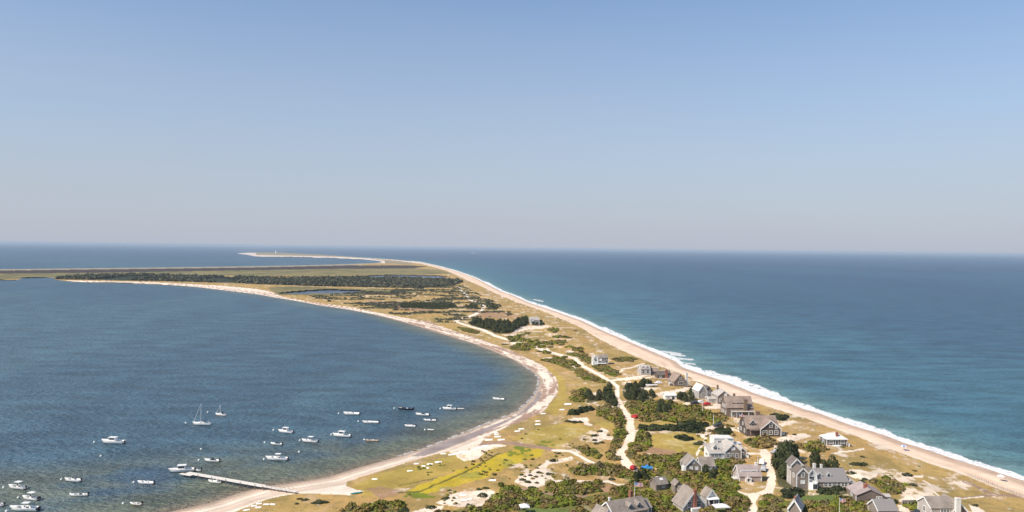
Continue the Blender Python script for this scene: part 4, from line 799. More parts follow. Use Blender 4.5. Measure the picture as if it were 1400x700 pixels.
# grey gable house with pale roof
h = house(989, 553, 6, 'grey gable-fronted house with a pale sunlit roof and two stacked windows')
b = block(h, .3, 0, 7.2, 8, 4.4, 2.6, 'y', 'w_grey', 'r_pale', trim=True); win(b, 'F', .8, 4.9, 1.0, 1.1, bright=True); win(b, 'F', .8, 2.4, 1.0, 1.1, bright=True); win(b, 'F', -1.8, 2.2, .8, 1.1); chimney(b, -.7, 6.5, .8, .8, 6.4, 8.6, 'stone')
for u in (-2, 0, 2): win(b, 'L', u, 2.6, .8, 1.2)
g = block(h, -5.1, 1.6, 3.6, 5, 2.4, .9, 'x', 'w_pale', 'r_pale', trim=True); win(g, 'F', 0, 1.3, 1.2, 1.0)
# white roofed house
h = house(962, 545.5, 10, 'narrow house with white-trimmed gable and bright pale roof, beside the grey gable house')
b = block(h, -.5, 0, 4.6, 8, 4.2, 2.9, 'y', 'w_pale', 'r_white'); win(b, 'F', 0, 2.4, 1, 1.2); win(b, 'F', 0, 4.9, .9, 1.0); win(b, 'L', 0, 2.2, 1.2, 1.2)
g = block(h, 4.1, 3.2, 4.2, 5, 3.6, 2.3, 'y', 'w_grey', 'r_dark', trim=False); win(g, 'F', 0, 2.2, 1.0, 1.1); g2 = block(h, 3.1, .6, 3.2, 2.58, 2.0, .8, 'y', 'w_pale', 'r_white'); win(g2, 'F', 0, 1.0, 1.1, 1.0); chimney(g, 0, 6.6, .7, .7, 5, 7.1, 'stone')
# steep roof house with white chimney
h = house(930, 528.5, 14, 'grey steep-roofed house with a white chimney on its right side')
b = block(h, 0, 0, 7.6, 8, 2.9, 4.0, 'y', 'w_grey', 'r_brown', trim=False); chimney(b, 4.5, 1.4, 1.2, 1.2, -1, 7.4, 'stucco'); win(b, 'F', .3, 2.0, 2.6, 1.3); win(b, 'F', 0, 4.7, 1.1, 1.0); win(b, 'L', 1, 1.5, 1, 1.1)
dormer(b, -5.2, 1.4, 1.4, 1.6, .6, 0, 2, 'r_pale', 'w_pale', .7); deck(h, 4.0, 7.6, .4, 4, 1.0)
# low dark house with red chimney
h = house(909, 517.4, 8, 'low dark house with a red brick chimney, left of the steep-roofed house')
b = block(h, -.3, 0, 8.2, 6, 2.1, 2.0, 'x', 'w_dark', 'r_dark', trim=False); chimney(b, .8, -.35, 1.5, .66, -1, 5.4, 'brick'); win(b, 'F', -2.4, 1.2, 1.2, 1.0); win(b, 'F', 2.8, 1.2, 1.1, 1.0); deck(h, -4.4, 4.2, -1.6, -.7, .3, False)
# pale two-window house
h = house(885, 513, 8, 'pale grey two-storey house with two tall windows and a low right wing')
b = block(h, -1.2, 0, 6.0, 6.5, 4.1, 1.7, 'x', 'w_pale', 'r_pale'); win(b, 'F', -1.4, 2.3, 1.5, 2.3); win(b, 'F', 1.4, 2.3, 1.5, 2.3); win(b, 'L', 0, 2.3, 1.4, 1.4)
dormer(b, -2.6, .6, 1.2, .8, .7, 4.4, 2, 'r_pale', 'w_pale', .6); dormer(b, 0, .6, 1.2, .8, .7, 4.4, 2, 'r_pale', 'w_pale', .6)
g = block(h, 4.6, 1, 5.4, 5, 2.2, 1.7, 'x', 'w_grey', 'r_brown'); win(g, 'F', 0, 1.2, 3.8, 1.3); chimney(g, 3, 3, .7, .7, 3, 5, 'stone')
# distant beach house
h = house(822, 498.6, 6, 'lone grey and white house on the dune slope beyond the others')
b = block(h, 1.2, 0, 6.6, 6, 4.6, 1.7, 'x', 'w_dark', 'r_grey'); win(b, 'F', -1.6, 3.4, 1.6, 1.3, bright=True); win(b, 'F', 1.4, 3.4, 1.6, 1.3); win(b, 'F', 0, 1.2, 2.6, 1.5)
g = block(h, -3.7, .4, 3.1, 6, 4.2, 1.9, 'y', 'w_white', 'r_pale'); win(g, 'F', 0, 3.0, 1.3, 1.5); win(g, 'L', 0, 2.4, 1.4, 1.4); deck(h, -4.4, 3.2, -2.8, -.1, 1.1, True, 'white')
# house by hedge
h = house(731, 443.5, 5, 'far pale-roofed house at the right end of the long dark hedge of trees')
b = block(h, 0, 0, 9.6, 7, 4.4, 3.0, 'x', 'w_pale', 'r_pale'); g = block(h, -3, -.6, 3.4, 4, 4.2, 2.4, 'y', 'w_white', 'r_pale')
for u in (-.5, 1.3, 3.1): win(b, 'F', u, 2.6, .9, 1.3)
win(g, 'F', 0, 2.5, 1.2, 1.5); chimney(b, 2, 3.5, .8, .8, 6.5, 8.6, 'stucco')
# small beach cottage
h = house(1144, 609.6, 3, 'small beach cottage with a pale hipped roof and a red chimney')
b = block(h, 0, 0, 8.2, 6.2, 2.7, 1.8, 'x', 'w_dark', 'r_white', over=.45, kind='hip'); chimney(b, .6, 1.4, .8, .8, 3, 5.1, 'brick')
for u in (-2.3, 2.3): win(b, 'F', u-.45, 1.5, .8, 1.2, bright=False); win(b, 'F', u+.5, 1.5, .8, 1.2)
win(b, 'F', 0, 1.2, .9, 1.9, True); win(b, 'L', 0, 1.5, 1.6, 1.2); deck(h, -2.0, 1.6, -2.2, -.1, .4, False, 'white'); MB().box(-5.2,-4.6,.3,4.6,-.5,.9).build('garden_wall', M['white'], h); MB().box(4.75,5.5,.2,1.4,-.5,.9).build('shower_stall', M['white'], h)
# big white trimmed house
h = house(995, 628.6, 6, 'sprawling white-trimmed house with flat roof decks, largest on the inland slope')
b = block(h, -3.4, 0, 7.4, 5.6, 2.7, 1.9, 'x', 'w_white', 'r_pale', kind='shed')
for u in (-2.4, -1.0, .4): win(b, 'F', u, 1.6, 1.15, .8)
win(b, 'F', 2.4, 1.1, 1.2, 1.7); win(b, 'L', 0, 1.6, 2.2, .9)
dormer(b, -4.2, 1.6, 2.0, 1.2, 1.1, 3.2, 3, 'r_pale', 'w_white', 1.0)
g = block(h, 1.9, -.3, 6.2, 7.5, 3.3, 2.9, 'y', 'w_grey', 'r_pale')
for u in (-1.9, -.2, 1.5): win(g, 'F', u, 1.6, .9, 1.3)
win(g, 'F', 0, 4.2, 1.3, .9, bright=True)
c = block(h, -.4, 7.4, 4.2, 5, 6.2, .2, 'x', 'w_white', 'r_white', kind='flat'); c2 = block(h, 3.4, 7.6, 3.3, 5.2, 6.0, .2, 'x', 'w_white', 'r_white', kind='flat'); win(c, 'F', 0, 5, 1.4, .8)
d_ = block(h, 6.6, 2.4, 3.0, 5, 2.6, 1.3, 'y', 'w_grey', 'r_pale'); win(d_, 'F', 0, 1.4, 1, 1.1); e_ = block(h, 7.2, 8.2, 2.6, 2.6, 3.9, .2, 'x', 'w_white', 'r_white', kind='flat')
MB().box(8.4,8.5,1,2.2,-.5,1.1).box(9.3,9.4,3,4,-.5,1.0).build('fence_panel', M['white'], h)
# small gabled house with wing
h = house(957, 646, 4, 'grey cottage with a white-trimmed gable left and a low wing right')
b = block(h, -2.3, 0, 5.6, 6.6, 2.5, 2.7, 'y', 'w_grey', 'r_grey'); win(b, 'F', -.9, 1.5, .9, 1.1, bright=True); win(b, 'F', 1.1, 1.5, .9, .9, bright=True); win(b, 'L', 0, 1.4, 1, 1.1); win(b, 'F', 0, 3.7, .6, .7)
g = block(h, 3.0, .7, 5.0, 5.4, 2.1, 2.4, 'x', 'w_grey', 'r_grey'); win(g, 'F', -1.2, 1.2, 1.0, 1.0, bright=True); win(g, 'F', .9, 1.2, 1.2, 1.0, bright=True)
MB().box(-5.9,-5.12,.2,2.6,-.5,1.9).build('porch_screen', M['white'], h); MB().box(5.7,6.6,1.6,4,-.8,1.6).build('side_entry', M['white'], h)
# pinkish house with row of dormer windows
h = house(1026, 658, 2, 'pinkish-grey house with a row of small windows in its roof')
b = block(h, 0, 0, 7.4, 6.4, 1.8, 2.9, 'x', 'w_pink', 'r_pink'); s = block(h, -.2, 1.1, 5.6, 2.6, 1.15, .35, 'x', 'w_white', 'r_pink', z0=2.3, over=.15, kind='shed')
for u in (-2.3,-1.5,-.7,.1): win(s, 'F', u, .6, .35, .5)
win(s, 'F', 1.7, .6, 1.2, .6); g = block(h, -1.0, -1.1, 1.6, 1.08, 1.3, .5, 'y', 'w_white', 'r_pink'); win(g, 'F', 0, .7, .6, .9, True); chimney(b, 3.0, 3.2, .9, .9, 3.5, 5.6, 'stucco'); win(b, 'L', 0, 1.2, 1.2, .9)
deck(h, -5.3, -3.75, 1, 4, .5)
# tower house
h = house(1101, 669, 3, 'tall tower house with steep white-trimmed gables and a long grey-roofed wing')
b = block(h, -.9, 0, 3.9, 5.2, 5.2, 1.9, 'y', 'w_grey', 'r_dark'); win(b, 'F', 0, 4.7, .8, 1.3); win(b, 'F', 0, 2.4, 1.2, .9, bright=True); win(b, 'L', 0, 4, .9, 1.2)
t = block(h, -.9, 5.25, 3.5, 3.4, 7.0, 1.8, 'y', 'w_pale', 'r_dark', over=.6); win(t, 'F', -.6, 7.5, .4, .5); win(t, 'F', .6, 7.5, .4, .5); win(t, 'L', 0, 6.0, 1, 1.1)
c = block(h, 2.6, .9, 3.0, 5.0, 4.9, 1.6, 'y', 'w_white', 'r_dark'); win(c, 'F', 0, 4.7, .8, 1.0); win(c, 'F', 0, 3.2, 1.4, 1.5)
by = MB(); ring = [(1.3,.88),(1.3,-.4),(2.0,-1.3),(3.3,-1.3),(4.0,-.4),(4.0,.88)]
by.loft([[(x,y,-1) for x,y in ring], [(x,y,2.3) for x,y in ring]]); by.poly([(x,y,2.3) for x,y in ring]); o = by.build('bay', M['white'], h)
MB().box(2.0,2.6,-1.34,-1.305,.5,2.0).box(2.7,3.3,-1.34,-1.305,.5,2.0).build('bay_window', M['glass'], o)
q = MB()
for (xa, ya), (xb, yb) in zip(ring[:-1], ring[1:]): q.tube((xa,ya,3.3),(xb,yb,3.3),.06); q.tube((xa,ya,2.3),(xa,ya,3.3),.05)
q.build('balcony_railing', M['white'], h)
w_ = block(h, 9.4, .6, 10.4, 8, 2.3, 3.3, 'x', 'w_grey', 'r_flat'); dormer(w_, 5.6, 2.0, 1.4, 1.1, .8, 3.2, 2.6, 'r_flat', 'w_white', .7); dormer(w_, 8.7, 2.0, 1.4, 1.1, .8, 3.2, 2.6, 'r_flat', 'w_white', .7)
chimney(w_, 5.0, 4.8, .8, .8, 5, 7.2, 'stucco'); chimney(w_, 7.4, 4.8, .6, .6, 5, 6.9, 'stucco')
for u in (-2.4,-.9,.6,2.1,3.5,4.5): win(w_, 'F', u, 1.3, .9, 1.2)
p_ = block(h, 16.0, 1.4, 2.4, 5, 1.9, 1.1, 'y', 'w_white', 'r_flat'); win(p_, 'F', 0, 1.0, 1, 1.2)
MB().box(4.3,14.5,-.9,.55,-.6,.12).build('terrace', M['plank'], h)
# low pinkish wide gable
h = house(1190, 686.5, -4, 'low wide house with a pinkish roof and plain mauve gable facing the lawn')
b = block(h, 0, 0, 8.4, 8.6, 2.0, 1.9, 'y', 'w_brown', 'r_pink', trim=False); win(b, 'F', 3.0, 1.3, .7, .8); win(b, 'F', 2.1, 1.3, .5, .8); chimney(b, -.6, 2.6, 1.1, .9, 3, 4.9, 'brick'); win(b, 'L', 0, 1.2, 1.2, .9)
MB().box(-4.32,-4.22,0,.4,-.5,2).build('corner_board', M['white'], h); e_ = block(h, 5.3, 1.2, 2.0, 2.4, 1.5, .5, 'x', 'w_pale', 'r_pale'); win(e_, 'F', 0, .8, .8, .8)
# plain roof
h = house(1214, 708, 2, 'small house of which only the plain grey roof slope shows at the bottom edge')
b = block(h, 0, 0, 5.6, 6.4, 2.1, 2.3, 'x', 'w_grey', 'r_flat')
# house right bottom with white chimney
h = house(1296, 713, 2, 'grey-roofed house with a broad white chimney at the bottom edge by the dune path')
b = block(h, -1.6, 0, 6.6, 7.2, 3.9, 2.2, 'x', 'w_pale', 'r_grey'); win(b, 'F', -.2, 2.7, .7, 1.6); win(b, 'F', .7, 2.7, .7, 1.6); win(b, 'F', 1.6, 2.7, .7, 1.6); win(b, 'L', 0, 2.6, 1.2, 1.3)
g = block(h, 3.1, -.5, 4.6, 8, 3.1, 2.6, 'y', 'w_brown', 'r_grey'); chimney(g, 2.2, -1.0, 1.4, .9, -1, 7.2, 'stucco')
# big foreground roof
h = house(857, 713, 28, 'long grey-roofed house with a brick chimney and small dormers at the bottom edge')
b = block(h, 1.5, 0, 12.0, 7.0, 2.6, 2.7, 'x', 'w_grey', 'r_grey'); chimney(b, 4.4, 4.2, .95, .95, 4, 7.2, 'brick'); chimney(b, -3.0, 4.4, .5, .5, 4, 6.2, 'stucco')
dormer(b, 1.6, .5, 1.5, 1.2, .8, 2.9, 2.5, 'r_grey', 'w_grey', .8); dormer(b, 4.6, .5, 1.5, 1.2, .8, 2.9, 2.5, 'r_grey', 'w_grey', .8)
g = block(h, -6.3, .4, 3.4, 5.4, 2.3, 1.9, 'y', 'w_white', 'r_grey'); win(g, 'F', 0, 1.5, 1.2, 1.1); g3 = block(h, 8.6, 1.8, 3.0, 5.0, 2.2, 1.9, 'x', 'w_grey', 'r_grey')
# small shed roofs
h = house(905, 670, 24, 'small grey shed with a white skylight, left of the paired little sheds', 'shed', 'shingled_shed')
b = block(h, 0, 0, 4.4, 3.6, 2.0, 1.7, 'x', 'w_grey', 'r_grey', trim=False); sk_ = MB().slab([(-.1,.75,3.02),(1.0,.75,3.02),(1.0,1.35,3.58),(-.1,1.35,3.58)],.14).build('skylight', M['white'], b.roof); win(b, 'F', .6, 1.2, .7, .7)
h = house(928, 676, 10, 'narrow grey shed with a gabled roof in front of the brick-chimney house', 'shed', 'shingled_shed')
b = block(h, 0, 0, 2.6, 3.2, 2.9, 1.3, 'y', 'w_grey', 'r_grey', trim=False); win(b, 'F', 0, 1.6, .6, .9)
h = house(937.5, 679, 8, 'low flat-roofed lean-to shed touching the narrow gabled shed', 'shed', 'shingled_shed')
b = block(h, 0, 0, 3.0, 2.8, 2.1, .5, 'x', 'w_grey', 'r_grey', trim=False, kind='shed'); win(b, 'F', -.7, 1.1, .7, 1.0); win(b, 'F', .7, 1.1, .7, 1.0)
# steep gable with brick chimney
h = house(949, 698, 16, 'steep-roofed house with white rakes and a slim brick chimney up its glazed gable')
b = block(h, 0, 0, 7.4, 6.2, 1.6, 4.4, 'y', 'w_pale', 'r_grey', over=.5); chimney(b, 0, -.4, .9, .78, -1, 6.4, 'brick'); win(b, 'F', -1.5, 2.0, 1.2, 1.5); win(b, 'F', 1.5, 2.0, 1.2, 1.5); win(b, 'F', -.95, 3.9, .6, .8); win(b, 'F', .95, 3.9, .6, .8); win(b, 'F', -1.5, .4, 1.2, 1.0); win(b, 'F', 1.5, .4, 1.2, 1.0)
MB().box(-1.6,1.6,-1.7,-.8,-.8,1.15).build('entry_deck', M['white'], h)
h = house(975.5, 693, 14, 'little gabled cottage with an open porch beside the steep-roofed house')
b = block(h, 0, 1.2, 3.4, 3.6, 2.7, 2.2, 'y', 'w_pale', 'r_grey', over=.35); win(b, 'F', 0, 3.3, .8, .6, bright=True); win(b, 'F', 0, 1.1, 1.2, 1.7, True)
MB().slab([(-1.9,-.3,2.3),(1.9,-.3,2.3),(1.9,1.15,2.6),(-1.9,1.15,2.6)],.12).build('porch_roof', M['white'], h); q = MB()
for x in (-1.7, 0, 1.7): q.box(x-.07,x+.07,-.2,-.06,-.8,2.2)
q.build('porch_posts', M['white'], h); MB().box(-2,2,-.6,1.15,-.8,.1).build('porch_floor', M['terra'], h)
# roof corner by lawn, garage, tents
h = house(1086, 706, -28, 'house end with a pale trimmed roof slope poking out of the shrubs below the lawn')
b = block(h, 0, 0, 3.4, 5.4, 2.4, 2.6, 'y', 'w_grey', 'r_pale', over=.4); chimney(b, 0, .8, .5, .5, 4, 5.5, 'brick')
h = house(917.5, 547, 6, 'small white garage with a dark opening between the trees', 'garage', 'garage')
b = block(h, 0, 0, 5.6, 5, 2.3, 1.0, 'x', 'w_white', 'r_white'); win(b, 'F', 1.1, 1.0, 1.4, 1.9, True); win(b, 'F', -1.5, 1.3, .8, .8)
def tent(px, py, w, d, h_, label, m='white', cat='tent'):
    X, Y, Z = ground(px, py); r = empty('canopy_tent', (X, Y, Z), R(8), label, cat)
    c = MB(); c.poly([(-w/2,0,h_),(w/2,0,h_),(w*.1,d/2,h_+.7),(-w*.1,d/2,h_+.7)]).poly([(w/2,0,h_),(w/2,d,h_),(w*.1,d/2,h_+.7)]).poly([(w/2,d,h_),(-w/2,d,h_),(-w*.1,d/2,h_+.7),(w*.1,d/2,h_+.7)]).poly([(-w/2,d,h_),(-w/2,0,h_),(-w*.1,d/2,h_+.7)])
    c.box(-w/2,w/2,-.03,.0,h_-.25,h_); c.build('canopy', M[m], r)
    for x in (-w/2+.05, w/2-.05):
        for y in (.02, d-.05): MB().tube((x,y,-.3),(x,y,h_-.01),.04).build('leg', M['alu'], r)
tent(718, 703, 2.9, 2.9, 2.0, 'white canopy tent on the lawn at the bottom edge')
tent(988, 702.5, 4.6, 3.0, 1.9, 'wide white awning right of the little porch cottage', cat='awning')

# ================================================================== VEHICLES
def car(px, py, yaw, paint, label, L=4.5, W=1.8, Hh=1.6, kind='suv', cat='car', name='parked_car'):
    X, Y, Z = ground(px, py); r = empty(name, (X, Y, Z), R(yaw), label, cat, None)
    if kind == 'truck': prof = [(-L/2,.45),(-L/2,.95),(-L*.22,1.05),(-L*.10,1.62),(L*.12,1.62),(L*.16,1.02),(L/2,1.0),(L/2,.45)]
    elif kind == 'jeep': prof = [(-L/2,.5),(-L/2,1.05),(-L*.18,1.1),(-L*.12,1.75),(L*.46,1.78),(L/2,1.0),(L/2,.5)]
    else: prof = [(-L/2,.4),(-L/2,.85),(-L*.24,.98),(-L*.12,Hh-.04),(L*.32,Hh),(L*.47,1.0),(L/2,.9),(L/2,.4)]
    rings = []
    for y, k in ((-W/2, .0), (-W/2+.08, .06), (W/2-.08, .06), (W/2, .0)):
        rings.append([(x, y*(1 if z < 1.1 else .86), z+(k if z > .6 else 0)) for x, z in prof])
    b = MB().loft(rings, closed=True, caps=True); bo = b.build('body', M[paint], r)
    zg = 1.1; g = MB(); x0, x1 = -L*.14, (L*.12 if kind == 'truck' else L*.36)
    for s in (-1, 1): g.box(x0, x1, s*(W/2*.90)-.02, s*(W/2*.90)+.02, zg, Hh-.14)
    g.slab([(-L*.215,-W*.38,1.1),(-L*.135,-W*.36,Hh-.1),(-L*.135,W*.36,Hh-.1),(-L*.215,W*.38,1.1)],.03); g.build('windows', M['glass'], r)
    for x in (-L*.31, L*.31):
        for s in (-1, 1):
            o = MB().tube((x, s*(W/2-.12), .34), (x, s*(W/2+.04), .34), .34, 12).build('wheel', M['rubber'], r); MB().tube((x, s*(W/2+.041), .34), (x, s*(W/2+.06), .34), .18, 8).build('rim', M['alu'], o)
    for s in (-1, 1): MB().box(-L/2-.03, -L/2+.02, s*W*.36-.14, s*W*.36+.14, .62, .8).build('headlight', M['white'], r)
    MB().box(-L/2-.06, -L/2-.031, -W*.45, W*.45, .4, .56).build('bumper', M['black'], r); MB().box(L/2+.002, L/2+.06, -W*.45, W*.45, .4, .56).build('bumper', M['black'], r)
    return r
car(866, 641.5, -120, 'red', 'red jeep with a black soft top stopped at the foot of the wide sandy road', 4.2, 1.8, 1.8, 'jeep').scale = (.8,)*3
car(884.5, 641.5, 172, 'blue', 'bright blue pickup truck parked right of the red jeep', 4.6, 1.8, 1.6, 'truck', 'pickup truck', 'pickup_truck').scale = (.85,)*3
car(867.5, 571.5, -60, 'red', 'red car at the right edge of the wide sandy road', 3.6)
car(1016, 588, 5, 'white', 'white car beside the left corner of the dark gabled house', 4.6)
car(981.5, 583.6, 8, 'dark', 'dark car on the sandy turning place', 4.2)
car(1061.5, 620, 20, 'silver', 'silver car at the top of the sandy driveway', 4.4)
car(1041.5, 634.5, 70, 'white', 'white car on the left edge of the driveway above the pinkish house', 4.4)
car(1043.5, 643.5, 70, 'silver', 'pale car on the driveway beside the pinkish house chimney', 4.4)
car(949.5, 552.6, 10, 'dark', 'dark car left in the row by the white-roofed house', 4.3)
car(957, 552, 10, 'white', 'white car in the row by the white-roofed house', 4.3)
car(965.5, 554.4, 15, 'red', 'dark red car right in the row by the grey gable house', 4.2)
car(900, 525, 6, 'white', 'white car below the low dark house', 4.3)
car(1256, 704, 8, 'dark', 'dark car at the bottom edge left of the house with the white chimney', 4.6)
car(792, 482.8, 15, 'silver', 'silver car on the far sandy road', 4.4) if False else None
X, Y, Z = ground(891, 529); r = empty('boat_trailer', (X, Y, Z), R(8), 'long white covered boat on a trailer below the low dark house', 'boat trailer'); hullmesh(6.5, 2.1, .7).build('hull', M['white'], r, True, (0, 0, .6)); MB().box(-3.6,3,-.5,.5,.35,.45).build('trailer_frame', M['alu'], r)
for s in (-1, 1): MB().tube((1, s*.95, .3), (1, s*1.1, .3), .3, 10).build('wheel', M['rubber'], r)

# ================================================================== POLES, FLAGS, FENCES, BEACH THINGS
def flagpole(px, py, H_, label, flag=True, fw=1.7, fh=1.0):
    X, Y, Z = ground(px, py); r = empty('flagpole', (X, Y, Z), 0, label, 'flagpole'); MB().tube((0,0,-1),(0,0,H_),.09,8,.05).build('pole', M['white'], r); MB().lathe([(.01,-.1),(.1,0),(.01,.1)], 8, (0,0,H_+.08)).build('finial', M['alu'], r)
    if not flag: return r
    n = 8; pts = lambda z: [(.06+fw*i/n, .12*math.sin(i*1.1)*i/n, z-.16*(i/n)) for i in range(n+1)]
    zt = H_-.1; st = 13
    wm_, rm_, bm_ = MB(), MB(), MB()
    for k in range(st):
        za, zb = zt-fh*k/st, zt-fh*(k+1)/st; A_, B_ = pts(za), pts(zb); mb = rm_ if k % 2 == 0 else wm_
        i0 = 3 if k < 7 else 0
        for i in range(n):
            (bm_ if (k < 7 and i < 3) else mb).poly([B_[i], B_[i+1], A_[i+1], A_[i]])
    sf = MB()
    for i in range(3):
        for j in range(3): x, z = .06+fw*(i+.5)/n, zt-fh*(j+.6)*7/(13*3.2); sf.box(x-.035, x+.035, -.03, .05*i+.03, z-.035, z+.035)
    f = rm_.build('flag', M['redcloth'], r); wm_.build('white_stripes', M['white'], f); bm_.build('blue_canton', M['bluecloth'], f); sf.build('stars', M['white'], f)
flagpole(867.5, 687, 6.3, 'white flagpole with a striped flag behind the long grey-roofed house', fw=2.4, fh=1.3)
flagpole(1147.5, 712, 6.6, 'white flagpole with a drooping striped flag at the bottom edge below the lawn', fw=1.7, fh=1.0)
flagpole(1010.5, 594, 8.6, 'tall white flagpole with a small flag left of the dark gabled house', fw=1.7, fh=1.0)
flagpole(1124, 610, 4.6, 'white bare pole left of the small beach cottage', False)
def post(px, py, H_, label):
    X, Y, Z = ground(px, py); r = empty('utility_pole', (X, Y, Z), R(20), label, 'utility pole'); MB().tube((0,0,-1),(0,0,H_),.16,8,.11).build('pole', M['stucco'], r); MB().box(-.7,.7,-.06,.06,H_-.6,H_-.48).build('crossarm', M['pile'], r)
post(960.5, 565, 6.4, 'pale utility pole beside the sandy lane below the white-roofed house'); post(975.5, 581.5, 4.9, 'short pale utility pole beside the dark car on the turning place'); post(1036, 641, 4.6, 'thin pale utility pole left of the driveway cars')
# sand fence along the dune edge
pts = [(1322,650.4),(1334,654.4),(1344,658),(1354,662),(1366,667),(1378,671.6),(1390,676.4),(1404,681.4),(1420,687)]
G3 = [Vector(ground(*p)) for p in pts]; r = empty('sand_fence', G3[0], 0, 'weathered slatted sand fence along the dune edge of the ocean beach', 'fence')
for a, c in zip(G3[:-1], G3[1:]):
    n = 4
    for i in range(n): p = a.lerp(c, i/n)-G3[0]; MB().tube(p-Vector((0,0,.4)), p+Vector((0,0,.9)), .07, 5).build('post', M['wood'], r)
    q = MB(); L_ = (c-a).length; m_ = int(L_/.35)
    for i in range(m_):
        if (i*7) % 11 < 3: continue
        p = a.lerp(c, (i+.5)/m_)-G3[0]; q.box(p.x-.03, p.x+.03, p.y-.03, p.y+.03, p.z-.1, p.z+.9)
    if q.v: q.build('slats', M['wood'], r)
# wooden bulkhead
a = Vector(ground(1233, 691)); c = Vector(ground(1273, 686.5)); d_ = c-a; r = empty('wooden_bulkhead', a, math.atan2(d_.y, d_.x), 'grey wooden retaining wall holding back sand below the dune', 'retaining wall')
L_ = d_.length; q = MB(); n = int(L_/.4)
for i in range(n): q.box(i*.4, i*.4+.36, 0, .12, -1.2, 1.35+.05*((i*5) % 3))
q.build('boards', M['wood'], r); MB().box(-.1, L_+.1, -.06, .2, 1.46, 1.56).build('cap', M['wood'], r)
for i in range(0, n, 5): MB().box(i*.4, i*.4+.2, -.2, -.003, -1.2, 1.4).build('post', M['wood'], r)
# beach umbrellas
def umbrella(px, py, label, m1, m2):
    X, Y, Z = ground(px, py); r = empty('beach_umbrella', (X, Y, Z), 0, label, 'beach umbrella', None); MB().tube((0,0,-.3),(0,0,2.15),.04).build('pole', M['alu'], r)
    for k in (0, 1):
        c = MB()
        for i in range(k, 8, 2):
            a0, a1 = i*math.pi/4, (i+1)*math.pi/4; pr = [(0.02,2.2),(.7,2.02),(1.35,1.6)]
            c.loft([[(q*math.cos(a0), q*math.sin(a0), z), (q*math.cos(a1), q*math.sin(a1), z)] for q, z in pr])
        c.build('canopy', M[(m1, m2)[k]], r)
    return X, Y, Z
X, Y, Z = umbrella(1235.5, 615.5, 'blue and white umbrella on the ocean beach nearer the cottage', 'white', 'bluecloth')
def chair(X, Y, Z, label):
    r = empty('beach_chair', (X, Y, Z), R(70), label, 'beach chair'); MB().box(-.3,.3,-.3,.3,.25,.3).build('seat', M['bluecloth'], r); MB().slab([(-.3,.3,.28),(.3,.3,.28),(.3,.55,.95),(-.3,.55,.95)],.04).build('backrest', M['bluecloth'], r); q = MB()
    for x in (-.28,.28):
        for y in (-.27,.27): q.tube((x,y,-.05),(x,y,.249),.025)
    q.build('legs', M['alu'], r)
chair(X+1.6, Y-.6, Z, 'blue low beach chair right of the blue and white umbrella'); chair(X+.2, Y-1.2, Z, 'blue low beach chair just before the blue and white umbrella')
umbrella(1368.5, 657.5, 'plain white umbrella on the ocean beach near the right edge', 'white', 'white')
# lighthouse and far ship
def far(px, py): X, Y = unproj(px, py, 1.5); return float(X), float(Y)
X, Y = far(377.6, 346.6); r = empty('lighthouse', (X, Y, 1.5), 0, 'tiny white lighthouse tower on the far sandy point', 'lighthouse', None, 1.5)
MB().lathe([(5.0,-2),(4.9,0),(3.4,21)], 20).build('tower', M['white'], r, True); o = MB().lathe([(4.3,21),(4.3,21.5),(3.2,21.5)], 20).build('gallery', M['black'], r); MB().lathe([(2.2,21.5),(2.2,24.2)], 12).build('lantern', M['glass'], r); MB().lathe([(2.8,24.2),(.1,26.4)], 12).build('lantern_roof', M['black'], r)
MB().box(-.8,.8,-5.1,-4.6,0,2.4).build('door', M['dark'], r)
for z in (8, 14): MB().box(-.6,.6,-4.75,-3.6,z,z+1.6).build('window', M['glass'], r)
X, Y = far(647.5, 346.4); r = empty('ferry', (X, Y, 0), R(5), 'white ferry far out near the horizon', 'ship')
hullmesh(60, 12, 5, -2).build('hull', M['white'], r); MB().box(-16,22,-5,5,5,10).box(-12,14,-4,4,10.01,13).build('superstructure', M['white'], r); MB().tube((6,0,13),(6,0,18),1.3,10).build('funnel', M['navy'], r)
MB().box(-15,21,-5.06,-5.01,6.6,7.8).build('window_band', M['glass'], r)

# ================================================================== VEGETATION
def clump(n, size, seed, rough=.35, flat=.8, low=-.25, leafw=1.0):
    g = np.random.default_rng(seed); th = g.uniform(0, 2*np.pi, n); cz = g.uniform(low, 1, n); rr_ = np.sqrt(1-cz*cz)
    D = np.stack([rr_*np.cos(th), rr_*np.sin(th), cz], 1)
    k = g.normal(size=(5, 3))*2.2; ph = g.uniform(0, 6, 5); lump = sum(np.sin(D@k[i]+ph[i]) for i in range(5))/5
    rad = 1+rough*lump-g.uniform(0, .28, n)
    Pn = D*rad[:, None]; Pn[:, 2] *= flat
    N = D+g.normal(size=(n, 3))*.45; N /= np.linalg.norm(N, axis=1)[:, None]
    U = np.cross(N, g.normal(size=(n, 3))); U /= np.linalg.norm(U, axis=1)[:, None]; W = np.cross(N, U)
    s = size*g.uniform(.6, 1.3, n)[:, None]; U *= s; W *= s*leafw
    return np.stack([Pn-U-W*.6, Pn+U-W, Pn+U*.8+W, Pn-U+W*.7], 1).reshape(-1, 3)
def quadF(nv): return np.arange(nv).reshape(-1, 4)
def shrub_variant(i, n=190): V = clump(n, .17, 100+i, .6, .8, -.3, .8); V[:, 2] += .25; return V
def tree_variant(i, n=300): V = clump(n, .15, 300+i, .30, 1.25, -.7, .8); t = np.clip((V[:, 2]+1.2)/2.6, 0, 1); V[:, :2] *= (1.05-.5*t[:, None]**1.5); return V
SV = [shrub_variant(i) for i in range(6)]; SL = [clump(60, .30, 150+i, .6, .8)+np.array((0, 0, .25)) for i in range(6)]
TV = [tree_variant(i) for i in range(6)]; TL = [clump(90, .26, 350+i, .3, 1.2, -.5) for i in range(6)]
